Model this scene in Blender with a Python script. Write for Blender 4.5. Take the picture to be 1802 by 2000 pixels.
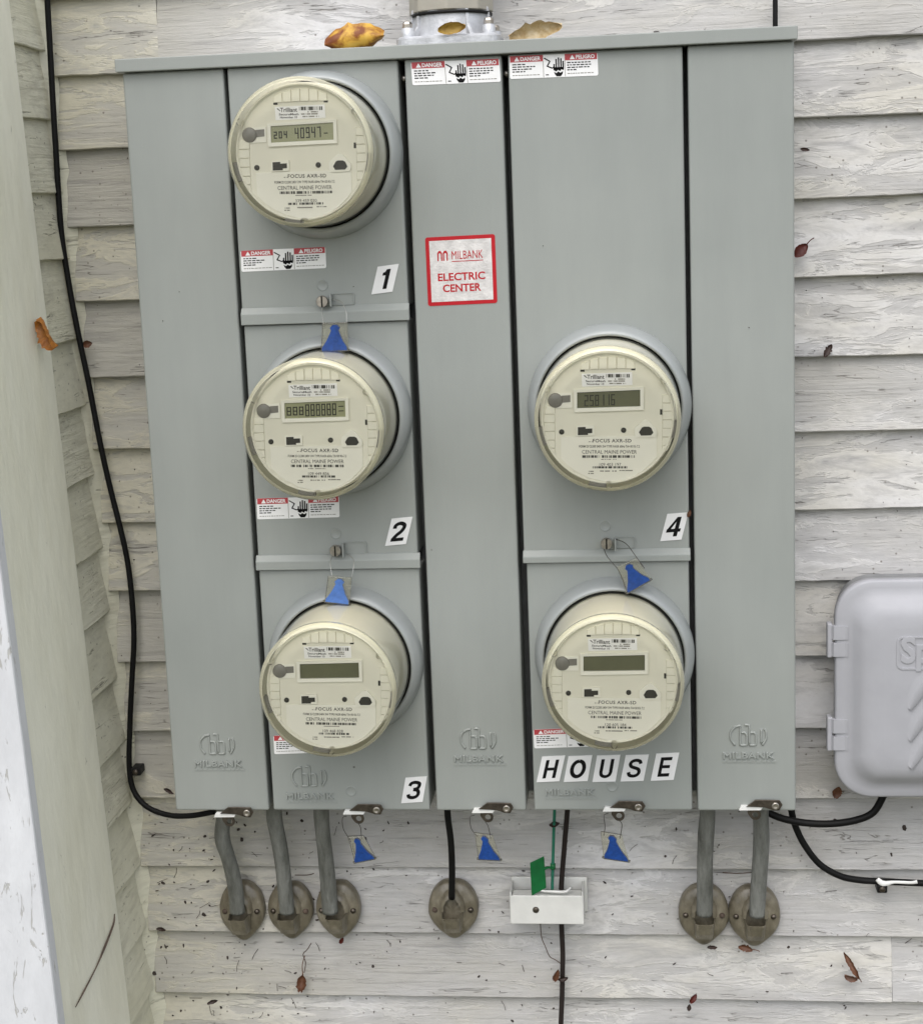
import bpy, math, random
from mathutils import Vector, noise
random.seed(7)
R = math.radians
scene = bpy.context.scene
for o in list(bpy.data.objects): bpy.data.objects.remove(o)
col = scene.collection

# ------------------------------------------------------------------ camera
FPX, W, H = 3243.147, 1802.0, 2000.0
YAW, PIT, ROL = -0.11064, -0.18072, -0.03894
CAM = Vector((0.21333, -2.08543, 0.37088))
_f = Vector((math.sin(YAW)*math.cos(PIT), math.cos(YAW)*math.cos(PIT), math.sin(PIT)))
_r0 = Vector((math.cos(YAW), -math.sin(YAW), 0)); _u0 = _r0.cross(_f)
_r = _r0*math.cos(ROL) + _u0*math.sin(ROL); _u = -_r0*math.sin(ROL) + _u0*math.cos(ROL)
cd = bpy.data.cameras.new('camera'); cam = bpy.data.objects.new('camera', cd); col.objects.link(cam)
cd.sensor_fit = 'VERTICAL'; cd.sensor_height = 24; cd.sensor_width = 24
cd.lens = 24*FPX/H; cd.clip_start = .05; cd.clip_end = 500
from mathutils import Matrix
cam.matrix_world = Matrix(((_r.x, _u.x, -_f.x, CAM.x), (_r.y, _u.y, -_f.y, CAM.y), (_r.z, _u.z, -_f.z, CAM.z), (0, 0, 0, 1)))
scene.camera = cam

# ------------------------------------------------------------------ sky, sun, exposure
SUN = Vector((-.04, -.56, .82)).normalized()
wd = bpy.data.worlds.new('World'); scene.world = wd; wd.use_nodes = True
nt = wd.node_tree; nt.nodes.clear()
sky = nt.nodes.new('ShaderNodeTexSky'); sky.sky_type = 'NISHITA'; sky.sun_disc = False
sky.sun_elevation = math.asin(SUN.z); sky.sun_rotation = math.atan2(SUN.x, SUN.y)
sky.air_density = 1.0; sky.dust_density = 3.0; sky.ozone_density = 1.0
hs = nt.nodes.new('ShaderNodeHueSaturation'); hs.inputs['Saturation'].default_value = .42
bg = nt.nodes.new('ShaderNodeBackground'); bg.inputs[1].default_value = .15
ow = nt.nodes.new('ShaderNodeOutputWorld')
nt.links.new(sky.outputs[0], hs.inputs['Color']); nt.links.new(hs.outputs[0], bg.inputs[0]); nt.links.new(bg.outputs[0], ow.inputs[0])
sl = bpy.data.lights.new('sun', 'SUN'); sl.energy = 0.75; sl.angle = R(75); sl.color = (1, .98, .94)
so = bpy.data.objects.new('sun', sl); col.objects.link(so); so.location = (-1.5, -3, 3)
so.rotation_euler = (-SUN).to_track_quat('-Z', 'Y').to_euler()
vs = scene.view_settings; vs.view_transform = 'Standard'; vs.look = 'None'; vs.gamma = 1; vs.use_curve_mapping = False
vs.exposure = 0.72
cy = scene.cycles; cy.max_bounces = 6; cy.diffuse_bounces = 3; cy.glossy_bounces = 2; cy.transparent_max_bounces = 12

# ------------------------------------------------------------------ helpers
def at(x, y, Y):
    d = _f + _r*((x-W/2)/FPX) - _u*((y-H/2)/FPX)
    return CAM + d*((Y-CAM.y)/d.y)

class MB:
    def __init__(s): s.v = []; s.f = []; s.mi = []; s.sm = []
    def add(s, vs, fs, mi=0, sm=False):
        b = len(s.v); s.v += [tuple(p) for p in vs]
        for f in fs: s.f.append([i+b for i in f]); s.mi.append(mi); s.sm.append(sm)
        return s
    def box(s, a, b, mi=0):
        x0, y0, z0 = a; x1, y1, z1 = b
        v = [(x0,y0,z0),(x1,y0,z0),(x1,y1,z0),(x0,y1,z0),(x0,y0,z1),(x1,y0,z1),(x1,y1,z1),(x0,y1,z1)]
        return s.add(v, [(0,3,2,1),(4,5,6,7),(0,1,5,4),(1,2,6,5),(2,3,7,6),(3,0,4,7)], mi)
    def prism(s, pts, y0, y1, mi=0, sm=False):      # outline in (x,z), y0 the front
        n = len(pts); v = [(p[0], y0, p[1]) for p in pts] + [(p[0], y1, p[1]) for p in pts]
        s.add(v, [list(range(n))], mi); b = len(s.v)-2*n
        s.f.append([b+n+i for i in reversed(range(n))]); s.mi.append(mi); s.sm.append(False)
        for i in range(n):
            j = (i+1) % n; s.f.append([b+j, b+i, b+n+i, b+n+j]); s.mi.append(mi); s.sm.append(sm)
        return s
    def flat(s, pts, y, mi=0):
        return s.add([(p[0], y, p[1]) for p in pts], [list(range(len(pts)))], mi)
    def lathe(s, prof, c=(0, 0, 0), n=64, axis='Y', mi=0, sm=True, sq=1.0, closed=False):
        v = []
        for r, h in prof:
            for k in range(n):
                a = 2*math.pi*k/n; x, z = r*math.cos(a), r*math.sin(a)*sq
                v.append((c[0]+x, c[1]+h, c[2]+z) if axis == 'Y' else (c[0]+x, c[1]+z, c[2]+h))
        fs = []
        m = len(prof)
        for i in range(m if closed else m-1):
            i2 = (i+1) % m
            for k in range(n):
                k2 = (k+1) % n; fs.append((i*n+k, i*n+k2, i2*n+k2, i2*n+k))
        return s.add(v, fs, mi, sm)
    def tube(s, path, r, n=10, mi=0, res=4, caps=True, sq=1.0):
        P = [Vector(p) for p in path]; rr = r if isinstance(r, (list, tuple)) else [r]*len(P)
        Q = []; RR = []
        for i in range(len(P)-1):
            p0 = P[max(i-1, 0)]; p1 = P[i]; p2 = P[i+1]; p3 = P[min(i+2, len(P)-1)]
            for k in range(res):
                t = k/res
                Q.append(.5*((2*p1) + (p2-p0)*t + (2*p0-5*p1+4*p2-p3)*t*t + (3*p1-p0-3*p2+p3)*t**3)); RR.append(rr[i]+(rr[i+1]-rr[i])*t)
        Q.append(P[-1]); RR.append(rr[-1])
        up = None; v = []
        for i, q in enumerate(Q):
            t = (Q[min(i+1, len(Q)-1)] - Q[max(i-1, 0)]).normalized()
            if up is None:
                up = Vector((1, 0, 0)) if abs(t.x) < .9 else Vector((0, 0, 1))
            up = (up - t*up.dot(t)).normalized(); w = t.cross(up)
            for k in range(n):
                a = 2*math.pi*k/n; v.append(q + up*(RR[i]*math.cos(a)) + w*(RR[i]*sq*math.sin(a)))
        fs = [(i*n+k, i*n+(k+1) % n, (i+1)*n+(k+1) % n, (i+1)*n+k) for i in range(len(Q)-1) for k in range(n)]
        s.add(v, fs, mi, True)
        if caps:
            b = len(s.v)-len(v)
            s.f.append([b+k for k in reversed(range(n))]); s.mi.append(mi); s.sm.append(False)
            s.f.append([b+len(v)-n+k for k in range(n)]); s.mi.append(mi); s.sm.append(False)
        return s
    def mesh(s, name, mats, off=(0, 0, 0)):
        me = bpy.data.meshes.new(name); ox, oy, oz = off
        me.from_pydata([(a-ox, b-oy, c-oz) for a, b, c in s.v], [], s.f)
        for m in (mats if isinstance(mats, (list, tuple)) else [mats]): me.materials.append(M[m])
        me.polygons.foreach_set('material_index', s.mi); me.polygons.foreach_set('use_smooth', s.sm)
        me.update(); return me
    def build(s, name, mats, parent=None, bev=0, local=False, seg=2):
        off = (0, 0, 0) if (local or parent is None) else root_loc(parent)
        return link(name, s.mesh(name, mats, off), parent, bev, seg)

def root_loc(o):
    v = Vector((0, 0, 0))
    while o: v = v + o.location; o = o.parent
    return v
def link(name, me, parent=None, bev=0, seg=2):
    o = bpy.data.objects.new(name, me); col.objects.link(o); o.parent = parent
    if bev:
        b = o.modifiers.new('bevel', 'BEVEL'); b.width = bev; b.segments = seg; b.limit_method = 'ANGLE'; b.angle_limit = R(35)
    return o
def tag(o, label, cat, group=None):
    o['label'] = label; o['category'] = cat
    if group: o['group'] = group
    return o
def thing(name, loc, label, cat, group=None):
    o = bpy.data.objects.new(name, None); o.empty_display_size = .02; col.objects.link(o); o.location = loc
    return tag(o, label, cat, group)
def single(mb, name, mats, loc, label, cat, group=None, bev=0):
    o = link(name, mb.mesh(name, mats, loc), None, bev); o.location = loc
    return tag(o, label, cat, group)
def struct(o): o['kind'] = 'structure'; return o

_tc = {}
def text(st, size=1.0, off=0.0, ext=0.0, bev=0.0, shear=0.0, sp=1.0, res=3):
    """(verts, faces) of a line of lettering, centred, cap height about 0.73*size"""
    key = (st, off, ext, bev, shear, sp)
    if key not in _tc:
        c = bpy.data.curves.new('t', 'FONT'); c.body = st; c.size = 1; c.offset = off; c.extrude = ext; c.bevel_depth = bev
        c.shear = shear; c.space_character = sp; c.resolution_u = res; c.bevel_resolution = 1; c.fill_mode = 'BOTH' if ext or bev else 'FRONT'
        o = bpy.data.objects.new('t', c); col.objects.link(o)
        dg = bpy.context.evaluated_depsgraph_get(); dg.update()
        e = o.evaluated_get(dg); me = e.to_mesh()
        vs_ = [tuple(v.co) for v in me.vertices]; fs_ = [tuple(p.vertices) for p in me.polygons]
        e.to_mesh_clear(); bpy.data.objects.remove(o); bpy.data.curves.remove(c)
        xs = [v[0] for v in vs_]; ys = [v[1] for v in vs_]
        cx, cy = (min(xs)+max(xs))/2, (min(ys)+max(ys))/2
        _tc[key] = ([(x-cx, y-cy, z) for x, y, z in vs_], fs_, max(xs)-min(xs), max(ys)-min(ys))
    return _tc[key]

class Frame:
    """flat sticker frame: u to the right, v downwards, both 0..1, on the plane y=Y"""
    def __init__(s, tl, tr, bl, Y):
        s.o = at(tl[0], tl[1], Y); s.u = at(tr[0], tr[1], Y)-s.o; s.v = at(bl[0], bl[1], Y)-s.o; s.Y = Y
    def p(s, u, v, d=0): q = s.o + s.u*u + s.v*v; return (q.x, s.Y-d, q.z)
    def poly(s, mb, pts, d, mi): mb.add([s.p(u, v, d) for u, v in pts], [list(range(len(pts)))], mi)
    def rect(s, mb, u0, v0, u1, v1, d, mi): s.poly(mb, [(u0, v0), (u1, v0), (u1, v1), (u0, v1)], d, mi)
    def text(s, mb, st, u0, v0, u1, v1, d, mi, **k):       # stretched into the box
        vs_, fs_, w, h = text(st, **k)
        uc, vc = (u0+u1)/2, (v0+v1)/2
        mb.add([s.p(uc+x/w*(u1-u0), vc-y/h*(v1-v0), d) for x, y, z in vs_], fs_, mi)
    def slab(s, mb, mi, t, r=0.0):
        a = [(0, 0), (1, 0), (1, 1), (0, 1)]
        if r:
            ru = r/s.u.length; rv = r/s.v.length; a = []
            for cx, cy, a0 in ((1-ru, rv, -90), (1-ru, 1-rv, 0), (ru, 1-rv, 90), (ru, rv, 180)):
                for k in range(5):
                    t_ = R(a0+k*22.5); a.append((cx+ru*math.cos(t_), cy+rv*math.sin(t_)))
        n = len(a)
        mb.add([s.p(u, v, t) for u, v in a]+[s.p(u, v, -.0004) for u, v in a], [list(range(n))]+[(i, n+i, n+(i+1) % n, (i+1) % n) for i in range(n)], mi)

# ------------------------------------------------------------------ materials
M = {}
def mat(name):
    m = bpy.data.materials.new(name); m.use_nodes = True; M[name] = m
    nt = m.node_tree; return m, nt, nt.nodes['Principled BSDF']
def N(nt, t, **k):
    n = nt.nodes.new(t)
    for a, b in k.items(): setattr(n, a, b)
    return n
def pos(nt, scale=(1, 1, 1), off=(0, 0, 0)):
    g = N(nt, 'ShaderNodeNewGeometry'); mp = N(nt, 'ShaderNodeMapping'); mp.inputs['Scale'].default_value = scale; mp.inputs['Location'].default_value = off
    nt.links.new(g.outputs['Position'], mp.inputs['Vector']); return mp.outputs[0]
def noi(nt, vec, sc, det=4, rough=.55, dist=0):
    n = N(nt, 'ShaderNodeTexNoise'); n.inputs['Scale'].default_value = sc; n.inputs['Detail'].default_value = det
    n.inputs['Roughness'].default_value = rough; n.inputs['Distortion'].default_value = dist
    nt.links.new(vec, n.inputs['Vector']); return n.outputs['Fac']
def ramp(nt, fac, stops, interp='LINEAR'):
    r = N(nt, 'ShaderNodeValToRGB'); e = r.color_ramp; e.interpolation = interp
    while len(e.elements) < len(stops): e.elements.new(.5)
    for el, (p, c) in zip(e.elements, stops):
        el.position = p; el.color = (c, c, c, 1) if isinstance(c, (int, float)) else (*c, 1)
    nt.links.new(fac, r.inputs[0]); return r.outputs[0]
def mix(nt, fac, a, b, mode='MIX'):
    n = N(nt, 'ShaderNodeMix', data_type='RGBA', blend_type=mode)
    for i, x in ((0, fac), (6, a), (7, b)):
        if isinstance(x, (int, float)): n.inputs[i].default_value = x if i == 0 else (x, x, x, 1)
        elif isinstance(x, tuple): n.inputs[i].default_value = (*x, 1)
        else: nt.links.new(x, n.inputs[i])
    return n.outputs[2]
def mth(nt, op, a, b=0.0):
    n = N(nt, 'ShaderNodeMath', operation=op)
    for i, x in ((0, a), (1, b)):
        if isinstance(x, (int, float)): n.inputs[i].default_value = x
        else: nt.links.new(x, n.inputs[i])
    return n.outputs[0]
def bump(nt, b, hgt, dist=.001, st=1.0):
    n = N(nt, 'ShaderNodeBump'); n.inputs['Distance'].default_value = dist; n.inputs['Strength'].default_value = st
    nt.links.new(hgt, n.inputs['Height']); nt.links.new(n.outputs[0], b.inputs['Normal'])
def simple(name, c, rough=.5, metal=0.0, spec=.5, var=.12, sc=60, bmp=0.0, coat=0):
    m, nt, b = mat(name)
    b.inputs['Roughness'].default_value = rough; b.inputs['Metallic'].default_value = metal; b.inputs['Specular IOR Level'].default_value = spec
    if coat: b.inputs['Coat Weight'].default_value = coat; b.inputs['Coat Roughness'].default_value = .15
    f = noi(nt, pos(nt), sc, 5)
    lo = tuple(x*(1-var) for x in c); hi = tuple(min(1, x*(1+var)) for x in c)
    nt.links.new(ramp(nt, f, [(.3, lo), (.7, hi)]), b.inputs['Base Color'])
    if bmp: bump(nt, b, noi(nt, pos(nt), sc*6, 4), bmp)
    return m

def siding(name, axis, white, tan, grey, peel):
    """old painted wood: grain, peeling patches, crazing, dirt. axis: direction of the grain"""
    m, nt, b = mat(name); L = nt.links
    b.inputs['Specular IOR Level'].default_value = .3
    st = lambda a, z: ((a, a, z) if axis == 'X' else (a, a, z))
    oi = N(nt, 'ShaderNodeObjectInfo'); rnd = oi.outputs['Random']
    g = N(nt, 'ShaderNodeNewGeometry'); sep = N(nt, 'ShaderNodeSeparateXYZ'); L.new(g.outputs['Position'], sep.inputs[0])
    cmb = N(nt, 'ShaderNodeCombineXYZ')
    if axis == 'X': L.new(sep.outputs[0], cmb.inputs[0])
    else: L.new(sep.outputs[1], cmb.inputs[0])
    L.new(sep.outputs[2], cmb.inputs[2])
    L.new(mth(nt, 'MULTIPLY', rnd, 9.0), cmb.inputs[1])
    def vec(a, z):
        mp = N(nt, 'ShaderNodeMapping'); mp.inputs['Scale'].default_value = (a, 1, z); L.new(cmb.outputs[0], mp.inputs['Vector']); return mp.outputs[0]
    grain = noi(nt, vec(7, 150), 1.0, 4, .65, .4)
    big = noi(nt, vec(3.2, 9), 1.0, 4, .6)
    mid = noi(nt, vec(9, 38), 1.0, 5, .7, .6)
    reg = noi(nt, vec(1.9, 4.5), 1.0, 2, .5)
    mott = noi(nt, vec(45, 90), 1.0, 3, .7)
    # paint colour: warm to cool off-white in broad areas, chalky mottling
    paint = mix(nt, ramp(nt, big, [(.35, 0), (.65, 1)]), tan, white)
    if axis == 'X':      # warm dim tone of the shaded corner, painted into the colour
        w = N(nt, 'ShaderNodeMapRange'); w.inputs[1].default_value = -.56; w.inputs[2].default_value = -.20
        w.inputs[3].default_value = .95; w.inputs[4].default_value = 0; L.new(sep.outputs[0], w.inputs[0])
        paint = mix(nt, w.outputs[0], paint, (tan[0]*.95, tan[1]*.93, tan[2]*.78))
    paint = mix(nt, .30, paint, ramp(nt, mott, [(.3, .62), (.7, 1.0)]), 'MULTIPLY')
    # worn areas: greyer, with the grain showing
    pm = mth(nt, 'ADD', mth(nt, 'MULTIPLY', mid, .75), mth(nt, 'ADD', mth(nt, 'MULTIPLY', reg, .55), mth(nt, 'MULTIPLY', rnd, .06)))
    peelm = ramp(nt, pm, [(peel, 0), (peel+.03, .75), (peel+.09, 1)])
    wood = mix(nt, ramp(nt, grain, [(.35, 0), (.65, 1)]), tuple(x*.78 for x in grey), grey)
    c = mix(nt, mth(nt, 'MULTIPLY', peelm, .55), paint, wood)
    gl = ramp(nt, grain, [(.30, 1), (.42, 0)])
    rough_ = ramp(nt, reg, [(.44, .10), (.62, 1.0)])
    c = mix(nt, mth(nt, 'MULTIPLY', mth(nt, 'MULTIPLY', gl, rough_), .40), c, tuple(x*.62 for x in grey))
    # thin cracks along the grain
    cr = ramp(nt, noi(nt, vec(5, 62), 1.0, 3, .6, 1.2), [(.488, 0), (.4975, 1), (.5025, 1), (.512, 0)])
    crm = mth(nt, 'MULTIPLY', cr, ramp(nt, mid, [(.56, 0), (.64, .7)]))
    c = mix(nt, crm, c, (.17, .155, .135))
    # specks of dirt and mildew, broad soft dirt
    vo = N(nt, 'ShaderNodeTexVoronoi'); vo.inputs['Scale'].default_value = 1.0; vo.inputs['Randomness'].default_value = 1
    L.new(vec(80, 80), vo.inputs['Vector'])
    sp = mth(nt, 'MULTIPLY', ramp(nt, vo.outputs['Distance'], [(.07, 1), (.15, 0)]), ramp(nt, noi(nt, vec(6, 9), 1.0, 2), [(.47, 0), (.56, .8)]))
    c = mix(nt, sp, c, (.12, .105, .085))
    c = mix(nt, ramp(nt, mid, [(.28, .7), (.47, 0)]), c, tuple(x*.80 for x in grey))
    L.new(c, b.inputs['Base Color'])
    b.inputs['Roughness'].default_value = .62
    h = mth(nt, 'MULTIPLY', mth(nt, 'ADD', mth(nt, 'MULTIPLY', grain, .9), mth(nt, 'MULTIPLY', mid, 1.0)), rough_)
    h = mth(nt, 'SUBTRACT', h, mth(nt, 'MULTIPLY', peelm, .3)); h = mth(nt, 'SUBTRACT', h, mth(nt, 'MULTIPLY', crm, .9))
    h = mth(nt, 'ADD', h, mth(nt, 'MULTIPLY', mott, .3))
    bump(nt, b, h, .0026, .9)

siding('siding', 'X', (.65, .645, .65), (.56, .54, .485), (.34, .335, .335), .64)
siding('siding_side', 'Y', (.70, .69, .57), (.63, .615, .48), (.54, .52, .42), .80)
def trimmat(name, c, c2, pk):
    m, nt, b = mat(name); L = nt.links
    f = noi(nt, pos(nt, (12, 12, 3)), 1.0, 6, .6); f2 = noi(nt, pos(nt, (40, 40, 14)), 1.0, 5, .7)
    cc = mix(nt, ramp(nt, f, [(.35, 0), (.65, 1)]), c, c2)
    cc = mix(nt, .25, cc, ramp(nt, f2, [(.3, .7), (.65, 1)]), 'MULTIPLY')
    k = mth(nt, 'MULTIPLY', ramp(nt, noi(nt, pos(nt, (50, 50, 14)), 1.0, 4, .7, 1.0), [(pk, 0), (pk+.03, 1)]), .6)
    cc = mix(nt, k, cc, (.30, .29, .25))
    L.new(cc, b.inputs['Base Color']); b.inputs['Roughness'].default_value = .6; b.inputs['Specular IOR Level'].default_value = .3
    h = mth(nt, 'ADD', noi(nt, pos(nt, (60, 60, 25)), 1.0, 5, .6), mth(nt, 'MULTIPLY', k, -.6)); bump(nt, b, h, .0018, .7)
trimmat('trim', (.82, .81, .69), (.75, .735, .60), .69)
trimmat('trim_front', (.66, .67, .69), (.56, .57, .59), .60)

m, nt, b = mat('grey_paint'); L = nt.links
f = noi(nt, pos(nt, (1, 1, .7)), 5, 4); f2 = noi(nt, pos(nt), 900, 2); f3 = noi(nt, pos(nt, (30, 30, 4)), 1.0, 5, .7)
c = mix(nt, ramp(nt, f, [(.35, 0), (.65, 1)]), (.268, .287, .272), (.297, .315, .298))
c = mix(nt, .5, c, ramp(nt, f2, [(.3, .93), (.7, 1.0)]), 'MULTIPLY')
c = mix(nt, .3, c, ramp(nt, f3, [(.3, .85), (.6, 1.0)]), 'MULTIPLY')
vo = N(nt, 'ShaderNodeTexVoronoi'); vo.inputs['Scale'].default_value = 26; L.new(pos(nt), vo.inputs['Vector'])
spk = mth(nt, 'MULTIPLY', ramp(nt, vo.outputs['Distance'], [(.03, 1), (.05, 0)]), ramp(nt, noi(nt, pos(nt), 9, 2), [(.58, 0), (.62, .8)]))
c = mix(nt, spk, c, (.07, .065, .06))
L.new(c, b.inputs['Base Color']); b.inputs['Specular IOR Level'].default_value = .5
L.new(ramp(nt, f, [(.3, .40), (.7, .52)]), b.inputs['Roughness']); bump(nt, b, mth(nt, 'ADD', mth(nt, 'MULTIPLY', f2, .12), f), .0012, .5)

simple('ring_paint', (.285, .303, .30), .26, 0, .7, .06, 20, .0001)
simple('inside', (.10, .105, .105), .7)  # dark tone that carries the shade of gaps and openings
simple('black_rubber', (.008, .008, .008), .5, 0, .2)
simple('cable_black', (.007, .007, .007), .5, 0, .14, .3, 30)
simple('cable_dark', (.020, .015, .014), .5, 0, .2, .3, 30)
simple('meter_cream', (.84, .81, .67), .45, 0, .5, .05, 14, .0001)
simple('meter_face', (.70, .685, .585), .5, 0, .4, .03, 14)
simple('meter_plate', (.77, .76, .68), .5, 0, .4, .02, 14)
simple('print', (.06, .06, .055), .6, spec=.15, var=.05)
simple('print_soft', (.24, .23, .20), .6, spec=.2, var=.05)
simple('black_ink', (.006, .006, .006), .6, spec=.12, var=.05)
simple('white_vinyl', (.80, .80, .80), .4, 0, .5, .03, 40)
simple('white_number', (.72, .72, .72), .5, 0, .4, .05, 30)
simple('red_ink', (.42, .045, .055), .45, var=.12, sc=90)
simple('red_label', (.42, .008, .016), .4, spec=.3, var=.05)
simple('silver_label', (.66, .64, .63), .35, .35, .5, .2, 70, .0003)
simple('lcd', (.085, .09, .045), .25, 0, .5, .1, 30)
simple('lcd_light', (.26, .27, .15), .25, 0, .5, .1, 30)
simple('lcd_ink', (.022, .024, .014), .5, spec=.1)
simple('dark_plastic', (.012, .012, .010), .45, 0, .2)
simple('grey_button', (.15, .145, .13), .35, 0, .5)
simple('steel_dark', (.10, .085, .07), .38, .85, .5, .35, 120, .0002)
simple('steel', (.40, .37, .33), .3, .9, .5, .3, 150)
simple('lip_white', (.72, .72, .70), .45, 0, .5, .1, 50)
simple('wire', (.42, .42, .40), .35, .8)
simple('wire_dark', (.10, .095, .085), .4, .7)
simple('green_plastic', (.004, .115, .030), .4, 0, .4, .2, 60)
simple('green_wire', (.02, .16, .10), .5, 0, .4, .2, 60)
simple('white_box', (.64, .64, .61), .45, 0, .4, .06, 40, .0002)
simple('grey_plastic', (.35, .352, .375), .5, 0, .45, .04, 25, .00015)
simple('grey_plastic_back', (.22, .225, .23), .55)
simple('zinc', (.47, .48, .50), .45, .35, .5, .25, 45, .0006)
simple('taupe', (.36, .34, .29), .55, 0, .4, .08, 25, .0003)
simple('twig', (.085, .06, .045), .8, var=.4)
simple('web', (.5, .5, .48), .8)
simple('dark_speck', (.035, .025, .02), .8, var=.4)

m, nt, b = mat('conduit_grey'); L = nt.links
f = noi(nt, pos(nt, (60, 60, 14)), 1.0, 5, .65)
L.new(ramp(nt, f, [(.3, (.065, .068, .058)), (.7, (.21, .215, .20))]), b.inputs['Base Color']); b.inputs['Roughness'].default_value = .5
bump(nt, b, mth(nt, 'ADD', f, mth(nt, 'MULTIPLY', noi(nt, pos(nt, (1, 1, .4)), 400, 3), .3)), .004, 1.0)

m, nt, b = mat('sill_plate'); L = nt.links
f = noi(nt, pos(nt, (1, 1, .6)), 60, 6, .65)
L.new(ramp(nt, f, [(.3, (.09, .078, .052)), (.6, (.19, .168, .122)), (.75, (.30, .28, .225))]), b.inputs['Base Color'])
b.inputs['Roughness'].default_value = .36; b.inputs['Specular IOR Level'].default_value = .6
bump(nt, b, noi(nt, pos(nt), 160, 4), .0007, .6)

def leafmat(name, cols, sc):
    m, nt, b = mat(name)
    f = noi(nt, pos(nt), sc, 5, .6, .5)
    nt.links.new(ramp(nt, f, [(.25+.5*i/(len(cols)-1), c) for i, c in enumerate(cols)]), b.inputs['Base Color'])
    b.inputs['Roughness'].default_value = .5; b.inputs['Specular IOR Level'].default_value = .4
    bump(nt, b, noi(nt, pos(nt), sc*3, 4), .0012, .7)
leafmat('leaf_spotted', [(.13, .03, .006), (.20, .055, .008), (.62, .36, .05), (.66, .44, .09)], 42)
leafmat('leaf_yellow', [(.12, .05, .015), (.45, .28, .05), (.50, .34, .08)], 60)
leafmat('leaf_tan', [(.38, .22, .07), (.58, .44, .24), (.70, .60, .42)], 90)
leafmat('leaf_orange', [(.12, .035, .006), (.34, .13, .018), (.24, .075, .010)], 60)
leafmat('leaf_red', [(.055, .008, .006), (.10, .016, .010)], 60)
leafmat('leaf_dark', [(.016, .010, .008), (.045, .022, .015)], 80)
leafmat('leaf_brown', [(.07, .028, .014), (.17, .075, .04)], 80)

def clearmat(name, tint, haze, hazec, rough=.06, ior=1.5):
    m, nt, b = mat(name); L = nt.links; nt.nodes.remove(b)
    out = [n for n in nt.nodes if n.type == 'OUTPUT_MATERIAL'][0]
    tr = N(nt, 'ShaderNodeBsdfTransparent'); tr.inputs[0].default_value = (*tint, 1)
    df = N(nt, 'ShaderNodeBsdfDiffuse'); df.inputs[0].default_value = (*hazec, 1)
    gl = N(nt, 'ShaderNodeBsdfGlossy'); gl.inputs['Roughness'].default_value = rough; gl.inputs[0].default_value = (1, 1, 1, 1)
    fr = N(nt, 'ShaderNodeFresnel'); fr.inputs[0].default_value = ior
    m1 = N(nt, 'ShaderNodeMixShader'); m2 = N(nt, 'ShaderNodeMixShader'); m1.inputs[0].default_value = haze
    L.new(tr.outputs[0], m1.inputs[1]); L.new(df.outputs[0], m1.inputs[2])
    L.new(fr.outputs[0], m2.inputs[0]); L.new(m1.outputs[0], m2.inputs[1]); L.new(gl.outputs[0], m2.inputs[2])
    L.new(m2.outputs[0], out.inputs[0])
clearmat('clear_cover', (.99, .985, .955), .025, (.85, .83, .68), .12, 1.35)
clearmat('clear_rim', (.95, .94, .84), .38, (.80, .77, .58), .15)
clearmat('clear_tag', (.93, .93, .88), .14, (.50, .48, .40), .12)
simple('seal_blue', (.006, .045, .21), .35, 0, .5, .25, 200)
simple('seal_blue_pale', (.06, .15, .42), .4, 0, .5, .15, 200)

# ------------------------------------------------------------------ ground
m, nt, b = mat('ground_soil')
nt.links.new(ramp(nt, noi(nt, pos(nt), 3, 6), [(.3, (.06, .07, .03)), (.6, (.13, .12, .07)), (.8, (.20, .17, .12))]), b.inputs['Base Color']); b.inputs['Roughness'].default_value = .9
bump(nt, b, noi(nt, pos(nt), 14, 5), .03)
g = MB(); n = 24
pts = [(-60+120*i/n, -60+120*j/n, -1.15+.02*noise.noise(Vector((i, j, 0)))) for j in range(n+1) for i in range(n+1)]
g.add(pts, [(j*(n+1)+i, j*(n+1)+i+1, (j+1)*(n+1)+i+1, (j+1)*(n+1)+i) for j in range(n) for i in range(n)], 0, True)
struct(g.build('ground', 'ground_soil'))

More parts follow.
